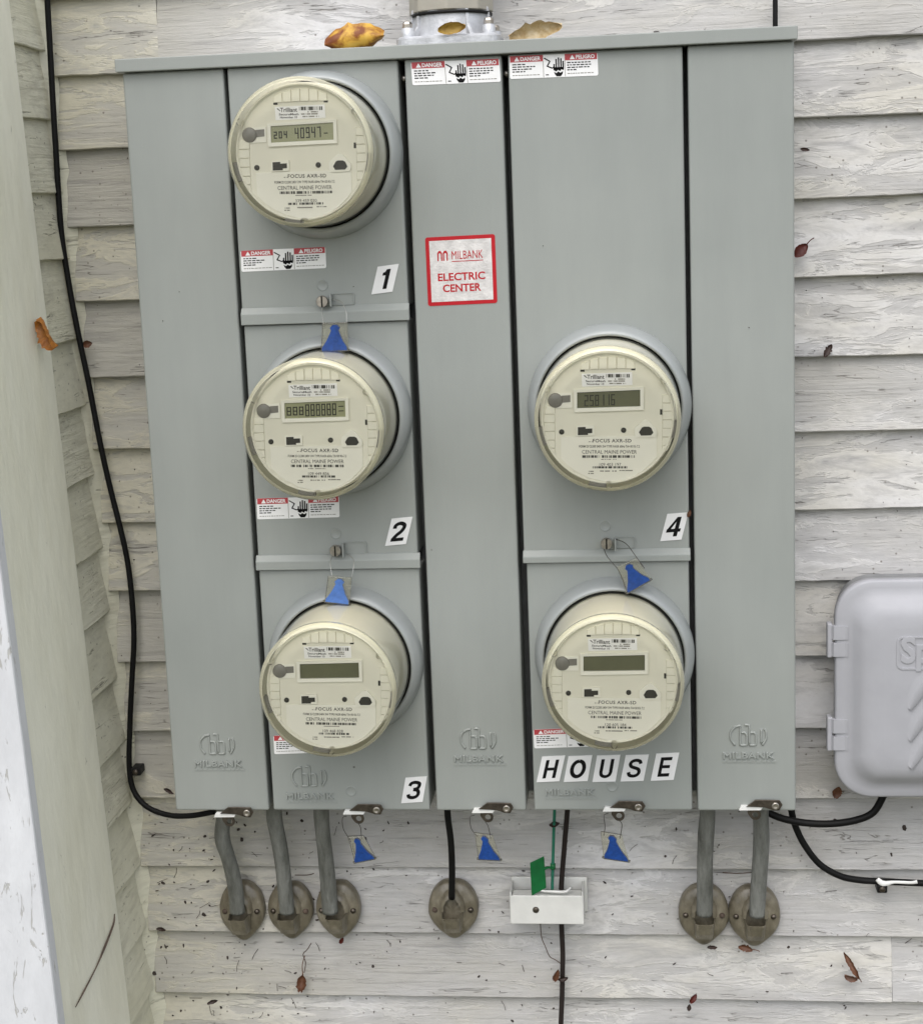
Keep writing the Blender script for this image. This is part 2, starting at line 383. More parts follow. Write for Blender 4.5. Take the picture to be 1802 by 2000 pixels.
# ------------------------------------------------------------------ the house wall
WY = .130
house = thing('house_wall', (0, 0, 0), 'white clapboard house wall with peeling paint, meeting a short side wall at a corner', 'house wall')
def nz(*a): return noise.noise(Vector(a))
def lean(z): return -.5475 - .037*(z-.08)                        # the old side wall leans a little
ZB = [.866, .766, .664, .5643, .4678, .3658, .2654, .161, .0616, -.0425, -.1406, -.2443, -.3461, -.4472, -.5514, -.6512, -.7479, -.846, -.945, -1.045]
wall = MB().box((-.62, .152, -1.15), (1.25, .25, .97)).build('back_wall', 'siding', house)
def clapboard(parent, x0, x1, zb, zt, seed, warp=1.0):
    mb = MB(); n = max(6, int((x1-x0)/.014)); v = []
    yo = .0012*nz(seed*3.1, 1, 2); NP = 7
    for i in range(n+1):
        x = x0+(x1-x0)*i/n
        e = zb + warp*(.0016*nz(x*4, seed*5.3, 0) + .0007*nz(x*38, seed, 4) + .0005*nz(x*120, seed, 7))
        yf = WY+yo+warp*(.0024*nz(x*3, seed*2.7, 9)+.0006*nz(x*30, seed*2, 3))
        if i == 0: xs = [x+.0015*nz(seed, k*2.2, 5) for k in range(NP)]
        elif i == n: xs = [x+.0015*nz(seed, k*2.2, 8) for k in range(NP)]
        else: xs = [x]*NP
        pr = [(.150, e+.0006), (yf+.0014, e), (yf, e+.0014), (yf+(.1455-yf)*.33, zb+(zt-zb)*.33), (yf+(.1455-yf)*.66, zb+(zt-zb)*.66), (.1455, zt), (.150, zt)]
        v += [(xs[k], p[0], p[1]) for k, p in enumerate(pr)]
    fs = [(i*NP+k, (i+1)*NP+k, (i+1)*NP+k+1, i*NP+k+1) for i in range(n) for k in range(NP-1)]
    mb.add(v, fs, 0, False)
    mb.f.append(list(range(NP))); mb.mi.append(0); mb.sm.append(False)
    mb.f.append([n*NP+k for k in reversed(range(NP))]); mb.mi.append(0); mb.sm.append(False)
    return mb.build('clapboard', 'siding', parent)
joints = {3: [at(305, 60, WY).x], 16: [at(1742, 1870, WY).x]}
for i in range(1, len(ZB)):
    zb, zt = ZB[i], ZB[i-1]+.018
    xs = [lean(zb)+.004] + joints.get(i, []) + [1.2]
    for a, b_ in zip(xs, xs[1:]): clapboard(wall, a+.0004, b_-.0004, zb, zt, i*1.7+a)

ZS = [.885, .79, .692, .598, .507, .411, .3233, .215, .124, .0256, -.0778, -.1687, -.2668, -.3603, -.4528, -.548, -.645, -.74, -.84, -.94, -1.04]
TE = -.004                                                       # where the corner board covers the side boards
side = MB().add([(lean(z)-d, y, z) for z in (-1.15, .97) for d, y in ((.10, TE-.03), (.016, TE-.03), (.016, .152), (.10, .152))],
                [(0, 3, 2, 1), (4, 5, 6, 7), (0, 1, 5, 4), (1, 2, 6, 5), (2, 3, 7, 6), (3, 0, 4, 7)]).build('side_wall', 'siding_side', house)
for i in range(1, len(ZS)):
    zb, zt = ZS[i], ZS[i-1]+.016; mb = MB(); n = 14; NP = 5; v = []
    for k in range(n+1):
        y = TE-.02 + (.1495-TE+.02)*k/n
        e = zb + .0022*nz(y*9, i*4.1, 0) + .0008*nz(y*60, i, 2) + .004*nz(i*7.7, 3, 1)*(k/n-.5)
        xf = lean(zb)+.002 + .0015*nz(y*8, i*2.3, 5); xb = lean(zt)-.006
        v += [(xb-.003, y, e+.001), (xf-.0012, y, e), (xf, y, e+.0014), ((xf+xb)/2, y, (zb+zt)/2), (xb, y, zt)]
    mb.add(v, [(a*NP+c, a*NP+c+1, (a+1)*NP+c+1, (a+1)*NP+c) for a in range(n) for c in range(NP-1)])
    mb.build('clapboard', 'siding_side', side)
# caulk bead down the inside corner
mb = MB(); n = 150; v = []
for k in range(n+1):
    z = -1.14+2.1*k/n; x = lean(z)-.004
    w1 = .010+.006*nz(z*14, 1, 0)+.003*nz(z*60, 2, 0); w2 = .010+.006*nz(z*12, 5, 0)+.003*nz(z*55, 7, 0)
    v += [(x, WY+.012-w1*1.6-.006, z), (x+.006+.002*nz(z*30, 3, 3), WY+.002+.002*nz(z*25, 9, 1), z), (x+w2+.006, WY+.010, z)]
mb.add(v, [(k*3+c, k*3+c+1, (k+1)*3+c+1, (k+1)*3+c) for k in range(n) for c in (0, 1)], 0, True)
mb.build('caulk_bead', 'siding_side', house)
# corner board: the cream face that looks along the wall and the white front face
def lz(y, dx): return [(lean(z)+dx, y, z) for z in (-1.15, .97)]
def vbox(mb, y0, y1, d0, d1, nn=40):
    v = []
    for k in range(nn+1):
        z = -1.15+2.12*k/nn; x = lean(z); w = .0016*nz(z*5, y0*30, 2)+.0006*nz(z*40, 1, 2); w2 = .0016*nz(z*4, y1*9, 6)+.0008*nz(z*33, 1, 5)
        v += [(x+d0, y0+w, z), (x+d1, y0+w, z), (x+d1, y1+w2, z), (x+d0, y1+w2, z)]
    mb.add(v, [(k*4+c, k*4+(c+1) % 4, (k+1)*4+(c+1) % 4, (k+1)*4+c) for k in range(nn) for c in range(4)]+[(3, 2, 1, 0), tuple(nn*4+c for c in range(4))])
    return mb
vbox(MB(), -.2365, TE, -.020, .010).build('corner_board', 'trim', house, bev=.0025)
vbox(MB(), -.262, -.237, -.24, .0125).build('front_board', 'trim_front', house, bev=.003)

# ------------------------------------------------------------------ the grey meter cabinet
U = [-.4227, -.2943, -.2893, -.0754, -.067, .0522, .060, .2709, .2769, .4031]
ZT, ZBOT = .553, -.4161
cab = thing('meter_cabinet', (0, .06, ZBOT), 'grey steel electric meter cabinet with five upright sections mounted on the clapboard wall', 'meter cabinet')
enc = MB(); enc.box((U[0]+.004, .062, ZBOT+.006), (U[9]-.004, .1285, ZT-.002)); enc.build('enclosure', 'inside', cab, bev=.001)  # dark colour paints in the shade seen through the cover gaps
for xa, xb in ((U[0]+.0005, U[0]+.0035), (U[9]-.0035, U[9]-.0005)): MB().box((xa, .0605, ZBOT+.004), (xb, .1285, ZT-.001)).build('side_panel', 'grey_paint', cab, bev=.0005)
MB().box((U[0]+.0037, .0615, ZBOT+.003), (U[9]-.0037, .1280, ZBOT+.0055)).build('bottom_panel', 'grey_paint', cab)
MB().box((U[0]-.006, -.010, ZT+.0005), (U[9]+.0035, .129, ZT+.0165)).build('top_lip', 'grey_paint', cab, bev=.0012)
for x in (.5*(U[3]+U[4]), .5*(U[5]+U[6])):                        # screw heads seen in the gaps
    MB().lathe([(0, .0), (.0026, .0), (.0035, .001), (.0035, .04)], (x, .018, .532), 20).build('gap_screw', 'steel', cab)

def cover(x0, x1, z0, z1, y=0.0, hole=None):
    """folded sheet cover: face with rounded folds and deep returns"""
    return MB().box((x0, y, z0), (x1, y+.060, z1)).build('cover', 'grey_paint', cab, bev=.0028, seg=3)
MET = [(-.1765, .4425), (-.1792, .1163), (-.1789, -.2097), (.1734, .1198), (.1728, -.2033)]
L1 = (at(470, 603, 0).z+at(803, 591, 0).z)/2; L1b = (at(470, 637, -.006).z+at(803, 624, -.006).z)/2
L2 = (at(498, 1087, 0).z+at(826, 1077, 0).z)/2; L2b = (at(498, 1116, -.006).z+at(826, 1108, -.006).z)/2
L3 = (at(1015, 1076, 0).z+at(1350, 1069, 0).z)/2; L3b = (at(1015, 1101, -.006).z+at(1350, 1095, -.006).z)/2
cv = {}
cv['a'] = cover(U[0], U[1], ZBOT, ZT); cv['c'] = cover(U[4], U[5], ZBOT, ZT); cv['e'] = cover(U[8], U[9], ZBOT, ZT)
cv['m1'] = cover(U[2], U[3], L1-.004, ZT)
cv['m2'] = cover(U[2]+.001, U[3]-.002, L2-.004, L1b-.0006, .001)
cv['m3'] = cover(U[2]+.001, U[3]-.001, ZBOT, L2b-.0006, .001)
cv['m4'] = cover(U[6], U[7], L3-.004, ZT)
cv['m5'] = cover(U[6]+.003, U[7]-.001, ZBOT, L3b-.0006, .001)
for key, x0, x1, za, zb in (('m1', U[2]-.0005, U[3]+.0012, L1, L1b), ('m2', U[2]-.001, U[3]+.0012, L2, L2b), ('m4', U[6]-.001, U[7]+.001, L3, L3b)):
    h = .0075; mb = MB(); pr = [(.002, za), (-.0005, za), (-.006, za-h), (-.006, zb), (.0005, zb), (.002, zb+.004)]
    n = len(pr); mb.add([(x, p[0], p[1]) for x in (x0, x1) for p in pr], [(i, n+i, n+(i+1) % n, (i+1) % n) for i in range(n)]+[tuple(range(n)), tuple(reversed(range(n, 2*n)))])
    mb.build('drip_lip', 'grey_paint', cv[key], bev=.0009)
# embossed collars round the meter openings
for k, (x, z) in enumerate(MET):
    pr = [(.1030, .0012), (.1024, -.006), (.1005, -.0145), (.0970, -.0225), (.0935, -.0262), (.0915, -.0268), (.0898, -.0255), (.0890, -.021), (.0888, -.004)]
    MB().lathe(pr, (x, 0, z), 96).build('meter_collar', 'ring_paint', cv['m%d' % (k+1)])

# stickers -----------------------------------------------------------------
def danger(key, tl, tr, bl, y=-.0002):
    f = Frame(tl, tr, bl, y); mb = MB(); f.slab(mb, 0, .0003, .0022)
    d = .00045; A, B = .383, .628
    f.rect(mb, .008, .0, A, .28, d, 1); f.rect(mb, B, .0, .992, .28, d, 1)
    for u in (A, B): f.rect(mb, u-.003, .28, u+.003, .98, d, 3)
    d2 = .0006
    f.poly(mb, [(.055, .24), (.115, .24), (.085, .05)], d2, 0); f.text(mb, 'DANGER', .125, .055, .355, .235, d2, 0, off=.03)
    f.poly(mb, [(B+.055, .24), (B+.115, .24), (B+.085, .05)], d2, 0); f.text(mb, 'PELIGRO', B+.125, .055, .965, .235, d2, 0, off=.03)
    random.seed(int(abs(tl[0])))
    for u0, ws in ((.03, (.17, .26, .22, .15)), (B+.025, (.29, .27, .25, .12))):
        for r, w in enumerate(ws):                                 # the fine print, words as dashes
            u = u0
            while u < u0+w-.02:
                l = random.uniform(.02, .05); f.rect(mb, u, .36+r*.105, min(u+l, u0+w), .405+r*.105, d2, 2); u += l+.010
        u = u0
        while u < u0+.3:
            l = random.uniform(.015, .04); f.rect(mb, u, .84, u+l, .87, d2, 3); u += l+.008
    def P(pts): f.poly(mb, [(A+(B-A)*x, y_) for x, y_ in pts], d2, 2)
    def S(a, b, w):                                                # a stroke
        dx, dy = (b[0]-a[0])*.245*f.u.length, (b[1]-a[1])*f.v.length; l = math.hypot(dx, dy); nx, ny = -dy/l*w/(.245*f.u.length), dx/l*w/f.v.length
        P([(a[0]+nx, a[1]+ny), (b[0]+nx, b[1]+ny), (b[0]-nx, b[1]-ny), (a[0]-nx, a[1]-ny)])
    S((.04, .14), (.32, .30), .0007); S((.32, .28), (.17, .52), .0007); S((.17, .50), (.42, .60), .0007); S((.42, .60), (.5, .52), .0006)
    for x, y0, y1 in ((.50, .42, .64), (.60, .20, .64), (.71, .14, .64), (.82, .18, .64), (.92, .30, .64)): S((x, y0), (x, y1), .00085)
    P([(.46, .56), (.95, .56), (.93, .70), (.82, .66), (.78, .74), (.66, .68), (.6, .75), (.46, .68)])
    P([(.48, .76), (.6, .82), (.68, .75), (.78, .81), (.9, .74), (.88, .86), (.80, .96), (.60, .96), (.52, .86)])
    P([(.10, .86), (.24, .86), (.24, .90), (.10, .90)])
    mb.build('danger_label', ['white_vinyl', 'red_ink', 'black_ink', 'print_soft'], cv[key])
danger('m1', (470, 490), (635.7, 482.3), (472, 531)); danger('m2', (501.2, 973.6), (662, 969), (503, 1014.4), .0008)
danger('m3', (534, 1437), (692, 1431), (536, 1473), .0008); danger('m5', (1041, 1425), (1209, 1419), (1043, 1461.7), .0008)
danger('c', (802, 122), (974.5, 114.7), (805.6, 166.7)); danger('m4', (994, 110), (1166.4, 102.8), (995.8, 154.4))

def ribbon(pts, t, asp):
    """a stroke of constant width t along a smooth line, in (u,v); asp = height/width of the box"""
    P = [Vector((p[0], p[1]*asp)) for p in pts]; Q = []
    for i in range(len(P)-1):
        p0 = P[max(i-1, 0)]; p1 = P[i]; p2 = P[i+1]; p3 = P[min(i+2, len(P)-1)]
        for k in range(6):
            a = k/6; Q.append(.5*((2*p1)+(p2-p0)*a+(2*p0-5*p1+4*p2-p3)*a*a+(3*p1-p0-3*p2+p3)*a**3))
    Q.append(P[-1]); E_ = []
    for i, q in enumerate(Q):
        d = (Q[min(i+1, len(Q)-1)]-Q[max(i-1, 0)]).normalized(); n = Vector((-d.y, d.x))*t/2
        E_.append(((q.x+n.x, (q.y+n.y)/asp), (q.x-n.x, (q.y-n.y)/asp)))
    return [[E_[i][0], E_[i+1][0], E_[i+1][1], E_[i][1]] for i in range(len(Q)-1)]
def rc(a, b, c, d): return [[(a, b), (c, b), (c, d), (a, d)]]
def glyph(ch, asp):   # bold upright strokes; the slanted sticker slants them
    t = .29
    if ch == 'H': return rc(0, 0, .26, 1)+rc(.74, 0, 1, 1)+rc(.2, .42, .8, .58)
    if ch == 'E': return rc(0, 0, .29, 1)+rc(.2, 0, 1, .17)+rc(.2, .41, .93, .57)+rc(.2, .83, 1, 1)
    if ch == 'O': return ribbon([(.5+.38*math.sin(a*math.pi/6), .5-.415*math.cos(a*math.pi/6)) for a in range(13)], .24, asp)
    if ch == 'U': return rc(0, 0, .26, .62)+rc(.74, 0, 1, .62)+ribbon([(.13, .60), (.13, .70), (.22, .85), (.5, .92), (.78, .85), (.87, .70), (.87, .60)], .25, asp)
    if ch == 'S': return ribbon([(.90, .28), (.80, .14), (.5, .085), (.22, .15), (.13, .28), (.24, .41), (.5, .48), (.78, .56), (.88, .71), (.77, .86), (.5, .915), (.2, .86), (.10, .70)], .25, asp)
    if ch == '1': return rc(.45, 0, 1, 1)+[[(.45, 0), (.45, .30), (0, .30), (0, .16), (.30, .12)]]
    if ch == '2': return ribbon([(.13, .34), (.17, .17), (.48, .085), (.80, .17), (.84, .33), (.68, .52), (.40, .68), (.2, .86), (.16, .95)], t, asp)+rc(.03, .83, 1, 1)
    if ch == '3': return ribbon([(.12, .27), (.22, .13), (.5, .085), (.80, .15), (.84, .28), (.74, .42), (.44, .475)], .26, asp)+ribbon([(.44, .475), (.76, .53), (.87, .70), (.76, .86), (.48, .915), (.2, .86), (.12, .72)], .26, asp)
    if ch == '4': return rc(.56, 0, .84, 1)+rc(0, .60, 1, .77)+[[(.56, 0), (.74, .0), (.26, .64), (0, .64)]]
def letter(key, ch, tl, tr, bl, y=-.0002, w=.62):
    f = Frame(tl, tr, bl, y); mb = MB(); f.slab(mb, 0, .0010)
    h = .72; u0 = .5-w/2; asp = h*f.v.length/(w*f.u.length)
    for i, pg in enumerate(glyph(ch, asp)): f.poly(mb, [(u0+w*a, .14+h*b_) for a, b_ in pg], .0012+.000004*i, 1)
    mb.build('letter_label' if ch.isalpha() else 'number_label', ['white_number', 'black_ink'], cv[key])
letter('m1', '1', (737.7, 520.8), (779, 515.3), (725.4, 575), w=.34)
letter('m2', '2', (765, 1013), (806, 1009), (752, 1066), .0008)
letter('m3', '3', (792, 1518.8), (834, 1516), (783.4, 1568.4), .0008)
letter('m4', '4', (1302.4, 1003.8), (1344, 1000.4), (1288.6, 1056.8), w=.66)
for ch, tl, tr, bl in (('H', (1058.3, 1477.6), (1103.3, 1475.3), (1047.3, 1527.5)), ('O', (1109.6, 1476.8), (1156.3, 1474.7), (1100.4, 1527)),
                       ('U', (1165.6, 1475.3), (1211, 1474), (1156.3, 1527)), ('S', (1221.3, 1474.7), (1266.5, 1473.3), (1211, 1526)), ('E', (1280.8, 1471.8), (1325.7, 1469.8), (1270, 1524.6))):
    letter('m5', ch, tl, tr, bl, .0008, {'E': .5, 'H': .56, 'U': .56, 'S': .58, 'O': .66}[ch])
f = Frame((830, 464), (966, 457), (836, 598), -.0002); mb = MB(); f.slab(mb, 0, .0003, .003); d = .00045
f.rect(mb, .055, .055, .945, .945, d, 1); d = .0006
f.text(mb, 'MILBANK', .37, .215, .82, .335, d, 0); f.rect(mb, .37, .36, .82, .372, d, 0)
for x in (.165, .245):                                             # the twin-arch mark
    f.poly(mb, [(x, .35), (x, .24), (x+.02, .205), (x+.05, .205), (x+.07, .24), (x+.07, .35), (x+.052, .35), (x+.052, .25), (x+.035, .235), (x+.018, .25), (x+.018, .35)], d, 0)
f.text(mb, 'ELECTRIC', .16, .53, .84, .645, d, 0, off=.025); f.text(mb, 'CENTER', .225, .695, .775, .81, d, 0, off=.025)
mb.build('maker_label', ['red_label', 'silver_label'], cv['c'])

# pressed-in maker's marks ------------------------------------------------------
def emboss(key, px, py, y=0.0):
    c = at(px, py, y); sc = .000625; mb = MB()
    vs_, fs_, w, h = text('MILBANK', ext=.06, bev=.03, sp=1.08)
    mb.add([(c.x+x*.0655/w, y-.0004-z*.023, c.z+yy*.0085/h) for x, yy, z in vs_], fs_)
    random.seed(3); u = -.033
    while u < .031:
        l = random.uniform(.0035, .006); mb.box((c.x+u, y-.0010, c.z-.0098), (c.x+u+l, y+.0005, c.z-.0072)); u += l+.0018
    o = (c.x, c.z+.0265)
    def st(pts, r=.0015): mb.tube([(o[0]+a, y-.0004+(.0016 if key == 'm5' else 0), o[1]+b) for a, b in pts], r, 8, res=5)
    st([(-.0175, -.0125), (-.0225, -.004), (-.0225, .005), (-.0165, .012), (-.0095, .0135)])
    st([(.0175, -.0125), (.0225, -.004), (.0225, .005), (.0205, .009)]); 
    st([(-.0105, .011), (-.0105, .0095), (-.0105, -.010), (-.0095, -.0125), (-.003, -.0125), (-.0022, -.010), (-.0022, .0), (-.0045, .004), (-.009, .004)])
    st([(-.0045, .0145), (0, .0145), (.0012, .0125), (.0012, -.012)]); st([(.0012, -.0125), (.008, -.0125), (.0095, -.010), (.0095, .0), (.0075, .004), (.0025, .004)])
    st([(.0165, .009), (.0165, -.010)])
    mb.build('embossed_mark', 'grey_paint', cv[key])
emboss('a', 427, 1491); emboss('m3', 606, 1554, .001); emboss('c', 935, 1481); emboss('m5', 1113, 1546.6, .001); emboss('e', 1461, 1475)

def knock(key, px, py, y=0.0):
    c = at(px, py, y); MB().lathe([(.0078, .001), (.0074, -.0002), (.0066, -.0008), (.0060, -.0004), (.0, -.0004)], (c.x, y, c.z), 32).build('knockout', 'grey_paint', cv[key])
for a in (('m1', 630, 557), ('m2', 656, 1042, .001), ('m4', 1181, 1027), ('m3', 685.6, 1545, .001), ('m5', 1195, 1536, .001)): knock(*a)
def rrect(x0, x1, z0, z1, r, n=5):
    o = []
    for cx, cz, a0 in ((x1-r, z0+r, -90), (x1-r, z1-r, 0), (x0+r, z1-r, 90), (x0+r, z0+r, 180)):
        for k in range(n): a = R(a0+k*90/(n-1)); o.append((cx+r*math.cos(a), cz+r*math.sin(a)))
    return o
def hasp(key, bx, by, x0, y0, x1, y1, y=0.0):
    a = at(x0, y1, y); b = at(x1, y0, y); mb = MB()
    out = rrect(a.x, b.x, a.z, b.z, .003); inn = rrect(a.x+.0012, b.x-.0012, a.z+.0012, b.z-.0012, .002); n = len(out)
    mb.add([(p[0], y+.0004, p[1]) for p in out]+[(p[0], y-.0018, p[1]) for p in out]+[(p[0], y-.0018, p[1]) for p in inn]+[(p[0], y-.0003, p[1]) for p in inn],
           [(r*n+i, r*n+(i+1) % n, (r+1)*n+(i+1) % n, (r+1)*n+i) for r in range(3) for i in range(n)]+[tuple(3*n+i for i in range(n))])
    mb.box((a.x-.0004, y-.014, a.z-.001), (a.x+.0012, y+.001, b.z-.001))
    mb.build('hasp_tab', 'grey_paint', cv[key])
    c = at(bx, by, y-.014); mb = MB()
    mb.lathe([(.0052, .015), (.0052, .004), (.0076, .0035), (.0076, -.0010), (.0068, -.0022), (0, -.0022)], (c.x, c.y, c.z), 12, sm=False)
    mb.box((c.x-.0010, c.y-.0027, c.z-.0068), (c.x+.0010, c.y-.0021, c.z+.0068), 1)
    mb.build('bolt', ['steel', 'dark_plastic'], cv[key])
hasp('m1', 629, 589, 649, 571, 692, 596); hasp('m2', 655, 1076, 673, 1057, 716, 1083, .001); hasp('m4', 1184, 1062, 1201, 1047, 1240, 1070)

# latches under the covers -----------------------------------------------------
for k, (px, py) in enumerate(((483, 1586.5), (736, 1581), (989, 1578), (1246, 1575), (1513, 1572.7))):
    c = at(px, py, -.006); S = .000620
    o = bpy.data.objects.new('latch', None); o.empty_display_size = .01; col.objects.link(o); o.parent = cab
    mb = MB(); pts = [(-60, -2), (-41, 13), (-20, 13), (9, 12), (15, 2), (8, -10.5), (-4, -10), (-22, -4), (-36, -3)]
    mb.prism([(c.x+a*S, c.z+b*S) for a, b in reversed(pts)], -.0085, -.0062)
    mb.build('hasp_plate', 'steel_dark', o, bev=.0006)
    MB().lathe([(.0048, .0045), (.0048, -.0012), (.0036, -.0022), (.0026, -.0016), (0, -.0016)], (c.x, -.0085, c.z), 20).build('rivet', 'steel', o)
    MB().prism([(c.x+a*S, c.z+b*S) for a, b in ((-75, -12), (-30, -11.5), (-24, -3), (-70, -2))], -.0060, .0).build('bottom_lip', 'lip_white', o, bev=.0004)
    mb = MB(); rc = (c.x-41*S, c.z-22*S); n = 24; v = []
    for i in range(n):
        a = 2*math.pi*i/n; ro, ri = .0072, .0038
        ex = 1+.55*max(0, math.cos(a-R(150)))**6
        for yy in (-.0045, -.0025): v += [(rc[0]+ro*ex*math.cos(a), yy, rc[1]+ro*ex*math.sin(a)), (rc[0]+ri*math.cos(a), yy, rc[1]+ri*math.sin(a))]
    q = []
    for i in range(n):
        j = (i+1) % n; b0, b1 = i*4, j*4; q += [(b0, b1, b1+1, b0+1), (b0+2, b0+3, b1+3, b1+2), (b0, b0+2, b1+2, b1), (b0+1, b1+1, b1+3, b0+3)]
    mb.add(v, q); mb.build('ring_tab', 'steel_dark', o)

# ------------------------------------------------------------------ meters
FY = -.121
def m4(cx, cy, Y=FY):
    p = at(980+cx/3.846, 600+cy/3.846, Y); return (p.x-.1738, p.z-.1200)
_mc = {}
def cached(key, fn, name, mats):
    if key not in _mc: _mc[key] = fn().mesh(name, mats)
    return _mc[key]
def quad(mb, pts, y0, y1, mi=0):
    q = [m4(*p) for p in pts]; mb.prism(list(reversed(q)), y0, y1, mi)
def mtext(mb, st, cx, cy, w, h, y, mi, **k):
    a = m4(cx-w/2, cy+h/2); b = m4(cx+w/2, cy+h/2); t = m4(cx-w/2, cy-h/2); vs_, fs_, tw, th = text(st, **k)
    ux, uz = b[0]-a[0], b[1]-a[1]; vx, vz = t[0]-a[0], t[1]-a[1]; cx0, cz0 = m4(cx, cy)
    mb.add([(cx0+ux*x/tw+vx*yy/th, y, cz0+uz*x/tw+vz*yy/th) for x, yy, z in vs_], fs_, mi)
def bars(mb, cx, cy, w, h, y, mi, seed, dens=.55, wmin=3, wmax=9):
    random.seed(seed); x = cx-w/2
    while x < cx+w/2:
        l = random.uniform(wmin, wmax)
        if random.random() < dens:
            q = [m4(x, cy-h/2), m4(x, cy+h/2), m4(x+l, cy+h/2), m4(x+l, cy-h/2)]; mb.flat(q, y, mi)
        x += l
def facemb():
    r = .0788; mb = MB()
    mb.lathe([(r, FY+.012), (r, FY-.0020), (r-.0010, FY-.0032), (r-.0022, FY-.0026), (r-.0032, FY-.0002), (r-.0040, FY), (.0, FY)], (0, 0, 0), 96); return mb
def housing():
    return MB().lathe([(.0855, -.012), (.0848, -.03), (.0828, -.085), (.0812, -.108), (.0800, -.1135), (.0785, -.1150)], (0, 0, 0), 96)
def coverglass():
    return MB().lathe([(.0880, -.016), (.0878, -.024), (.0872, -.045), (.0858, -.100), (.0852, -.127), (.0844, -.1325), (.0825, -.1358), (.0800, -.1368), (.0765, -.1364), (.04, -.1370), (0, -.1372)], (0, 0, 0), 112)
def rimlip():
    return MB().lathe([(.0857, -.1215), (.0858, -.1275), (.0864, -.1285), (.0864, -.1315), (.0850, -.1340), (.0830, -.1366), (.0812, -.1374)], (0, 0, 0), 112)
def bezel():
    mb = MB()
    o = [m4(540, 618), m4(1066, 597), m4(1066, 768), m4(545, 786)]; i = [m4(566, 637), m4(1040, 617), m4(1040, 742), m4(566, 757)]
    v = [(p[0], FY+.002, p[1]) for p in o]+[(p[0], FY-.0032, p[1]) for p in o]+[(p[0], FY-.0028, p[1]) for p in i]+[(p[0], FY+.0012, p[1]) for p in i]
    mb.add(v, [(r*4+k, r*4+(k+1) % 4, r*4+4+(k+1) % 4, r*4+4+k) for r in range(3) for k in range(4)])
    return mb
def screen(kind):
    mb = MB(); y = FY-.0002; q = [m4(564, 635), m4(1042, 615), m4(1042, 744), m4(564, 759)]
    mb.flat(q, y, 1 if kind in ('a', 'b') else 0); y -= .0003
    def seg(cx, cy, w, h, ch):
        t = 9; S = {'0': 'abcdef', '1': 'bc', '2': 'abged', '3': 'abgcd', '4': 'fgbc', '5': 'afgcd', '6': 'afgedc', '7': 'abc', '8': 'abcdefg', '9': 'abcdfg'}[ch]
        L_ = {'a': (0, 0, w, t), 'g': (0, h/2-t/2, w, t), 'd': (0, h-t, w, t), 'f': (0, 0, t, h/2), 'b': (w-t, 0, t, h/2), 'e': (0, h/2, t, h/2), 'c': (w-t, h/2, t, h/2)}
        for s in S:
            a, b_, c_, d_ = L_[s]; x, y_ = cx+a, cy+b_-(cx+a-800)*.04; mb.flat([m4(x, y_), m4(x, y_+d_), m4(x+c_, y_+d_), m4(x+c_, y_)], y, 2)
    if kind == 'a':
        for k, ch in enumerate('204'): seg(585+k*38, 668, 26, 52, ch)
        for k, ch in enumerate('40947'): seg(745+k*42, 650, 30, 78, ch)
        mb.flat([m4(965, 690), m4(965, 698), m4(995, 697), m4(995, 689)], y, 2)
    elif kind == 'b':
        for k in range(3): seg(580+k*48, 660, 36, 66, '8')
        for k in range(6): seg(725+k*42, 645, 32, 92, '8')
        for yy in (660, 695): mb.flat([m4(985, yy), m4(985, yy+8), m4(1025, yy+6), m4(1025, yy-2)], y, 2)
    elif kind == 'c':
        for k, ch in enumerate('258116'): seg(620+k*40, 652, 30, 84, ch)
    return mb
def sticker():
    mb = MB(); q = [m4(600, 499), m4(978, 486), m4(981, 582), m4(604, 595)]; mb.prism(list(reversed(q)), FY-.0005, FY, 0); y = FY-.0007
    mtext(mb, 'Trilliant', 705, 521, 130, 32, y, 1, off=.02); mb.flat([m4(615, 512), m4(640, 532), m4(642, 527), m4(622, 508)], y, 1)
    bars(mb, 872, 513, 175, 26, y, 1, 5, .75, 2, 5); mtext(mb, 'SecureMesh', 705, 553, 150, 16, y, 1, off=.02); mtext(mb, 'November 10', 703, 575, 130, 15, y, 1, off=.02)
    bars(mb, 880, 538, 80, 9, y, 2, 6, .7); bars(mb, 860, 553, 125, 9, y, 2, 7, .7); bars(mb, 865, 571, 130, 9, y, 2, 8, .7)
    return mb
def plate(num, seed):
    mb = MB(); pts = [m4(443, 972), m4(1162, 962), m4(1162, 1120), m4(1130, 1160), m4(1060, 1225), m4(960, 1282), m4(860, 1306), m4(760, 1304), m4(660, 1280), m4(560, 1232), m4(490, 1180), m4(446, 1135)]
    mb.prism(list(reversed(pts)), FY-.0012, FY, 0); y = FY-.0015
    mtext(mb, 'FOCUS AXR-SD', 828, 1000, 290, 27, y, 1, sp=1.15, off=.018); bars(mb, 665, 1008, 25, 6, y, 2, 4, .8)
    mtext(mb, 'FORM 2S CL200 240V 3W TYPE FAXR 60Hz TA=30 Kh 7.2', 808, 1043, 455, 19, y, 1, off=.012)
    mtext(mb, 'CENTRAL MAINE POWER', 808, 1084, 410, 28, y, 1); bars(mb, 805, 1119, 412, 19, y, 1, seed, .6, 2, 6)
    bars(mb, 800, 1140, 130, 6, y, 2, seed+1, .8); mtext(mb, num, 815, 1178, 162, 22, y, 1); bars(mb, 810, 1200, 262, 16, y, 1, seed+2, .6, 2, 6)
    bars(mb, 800, 1228, 125, 9, y, 2, seed+3, .8); bars(mb, 930, 1224, 95, 8, y, 2, seed+4, .8); bars(mb, 670, 1230, 35, 8, y, 2, 9, .8); bars(mb, 668, 1246, 38, 8, y, 2, 19, .8)
    return mb
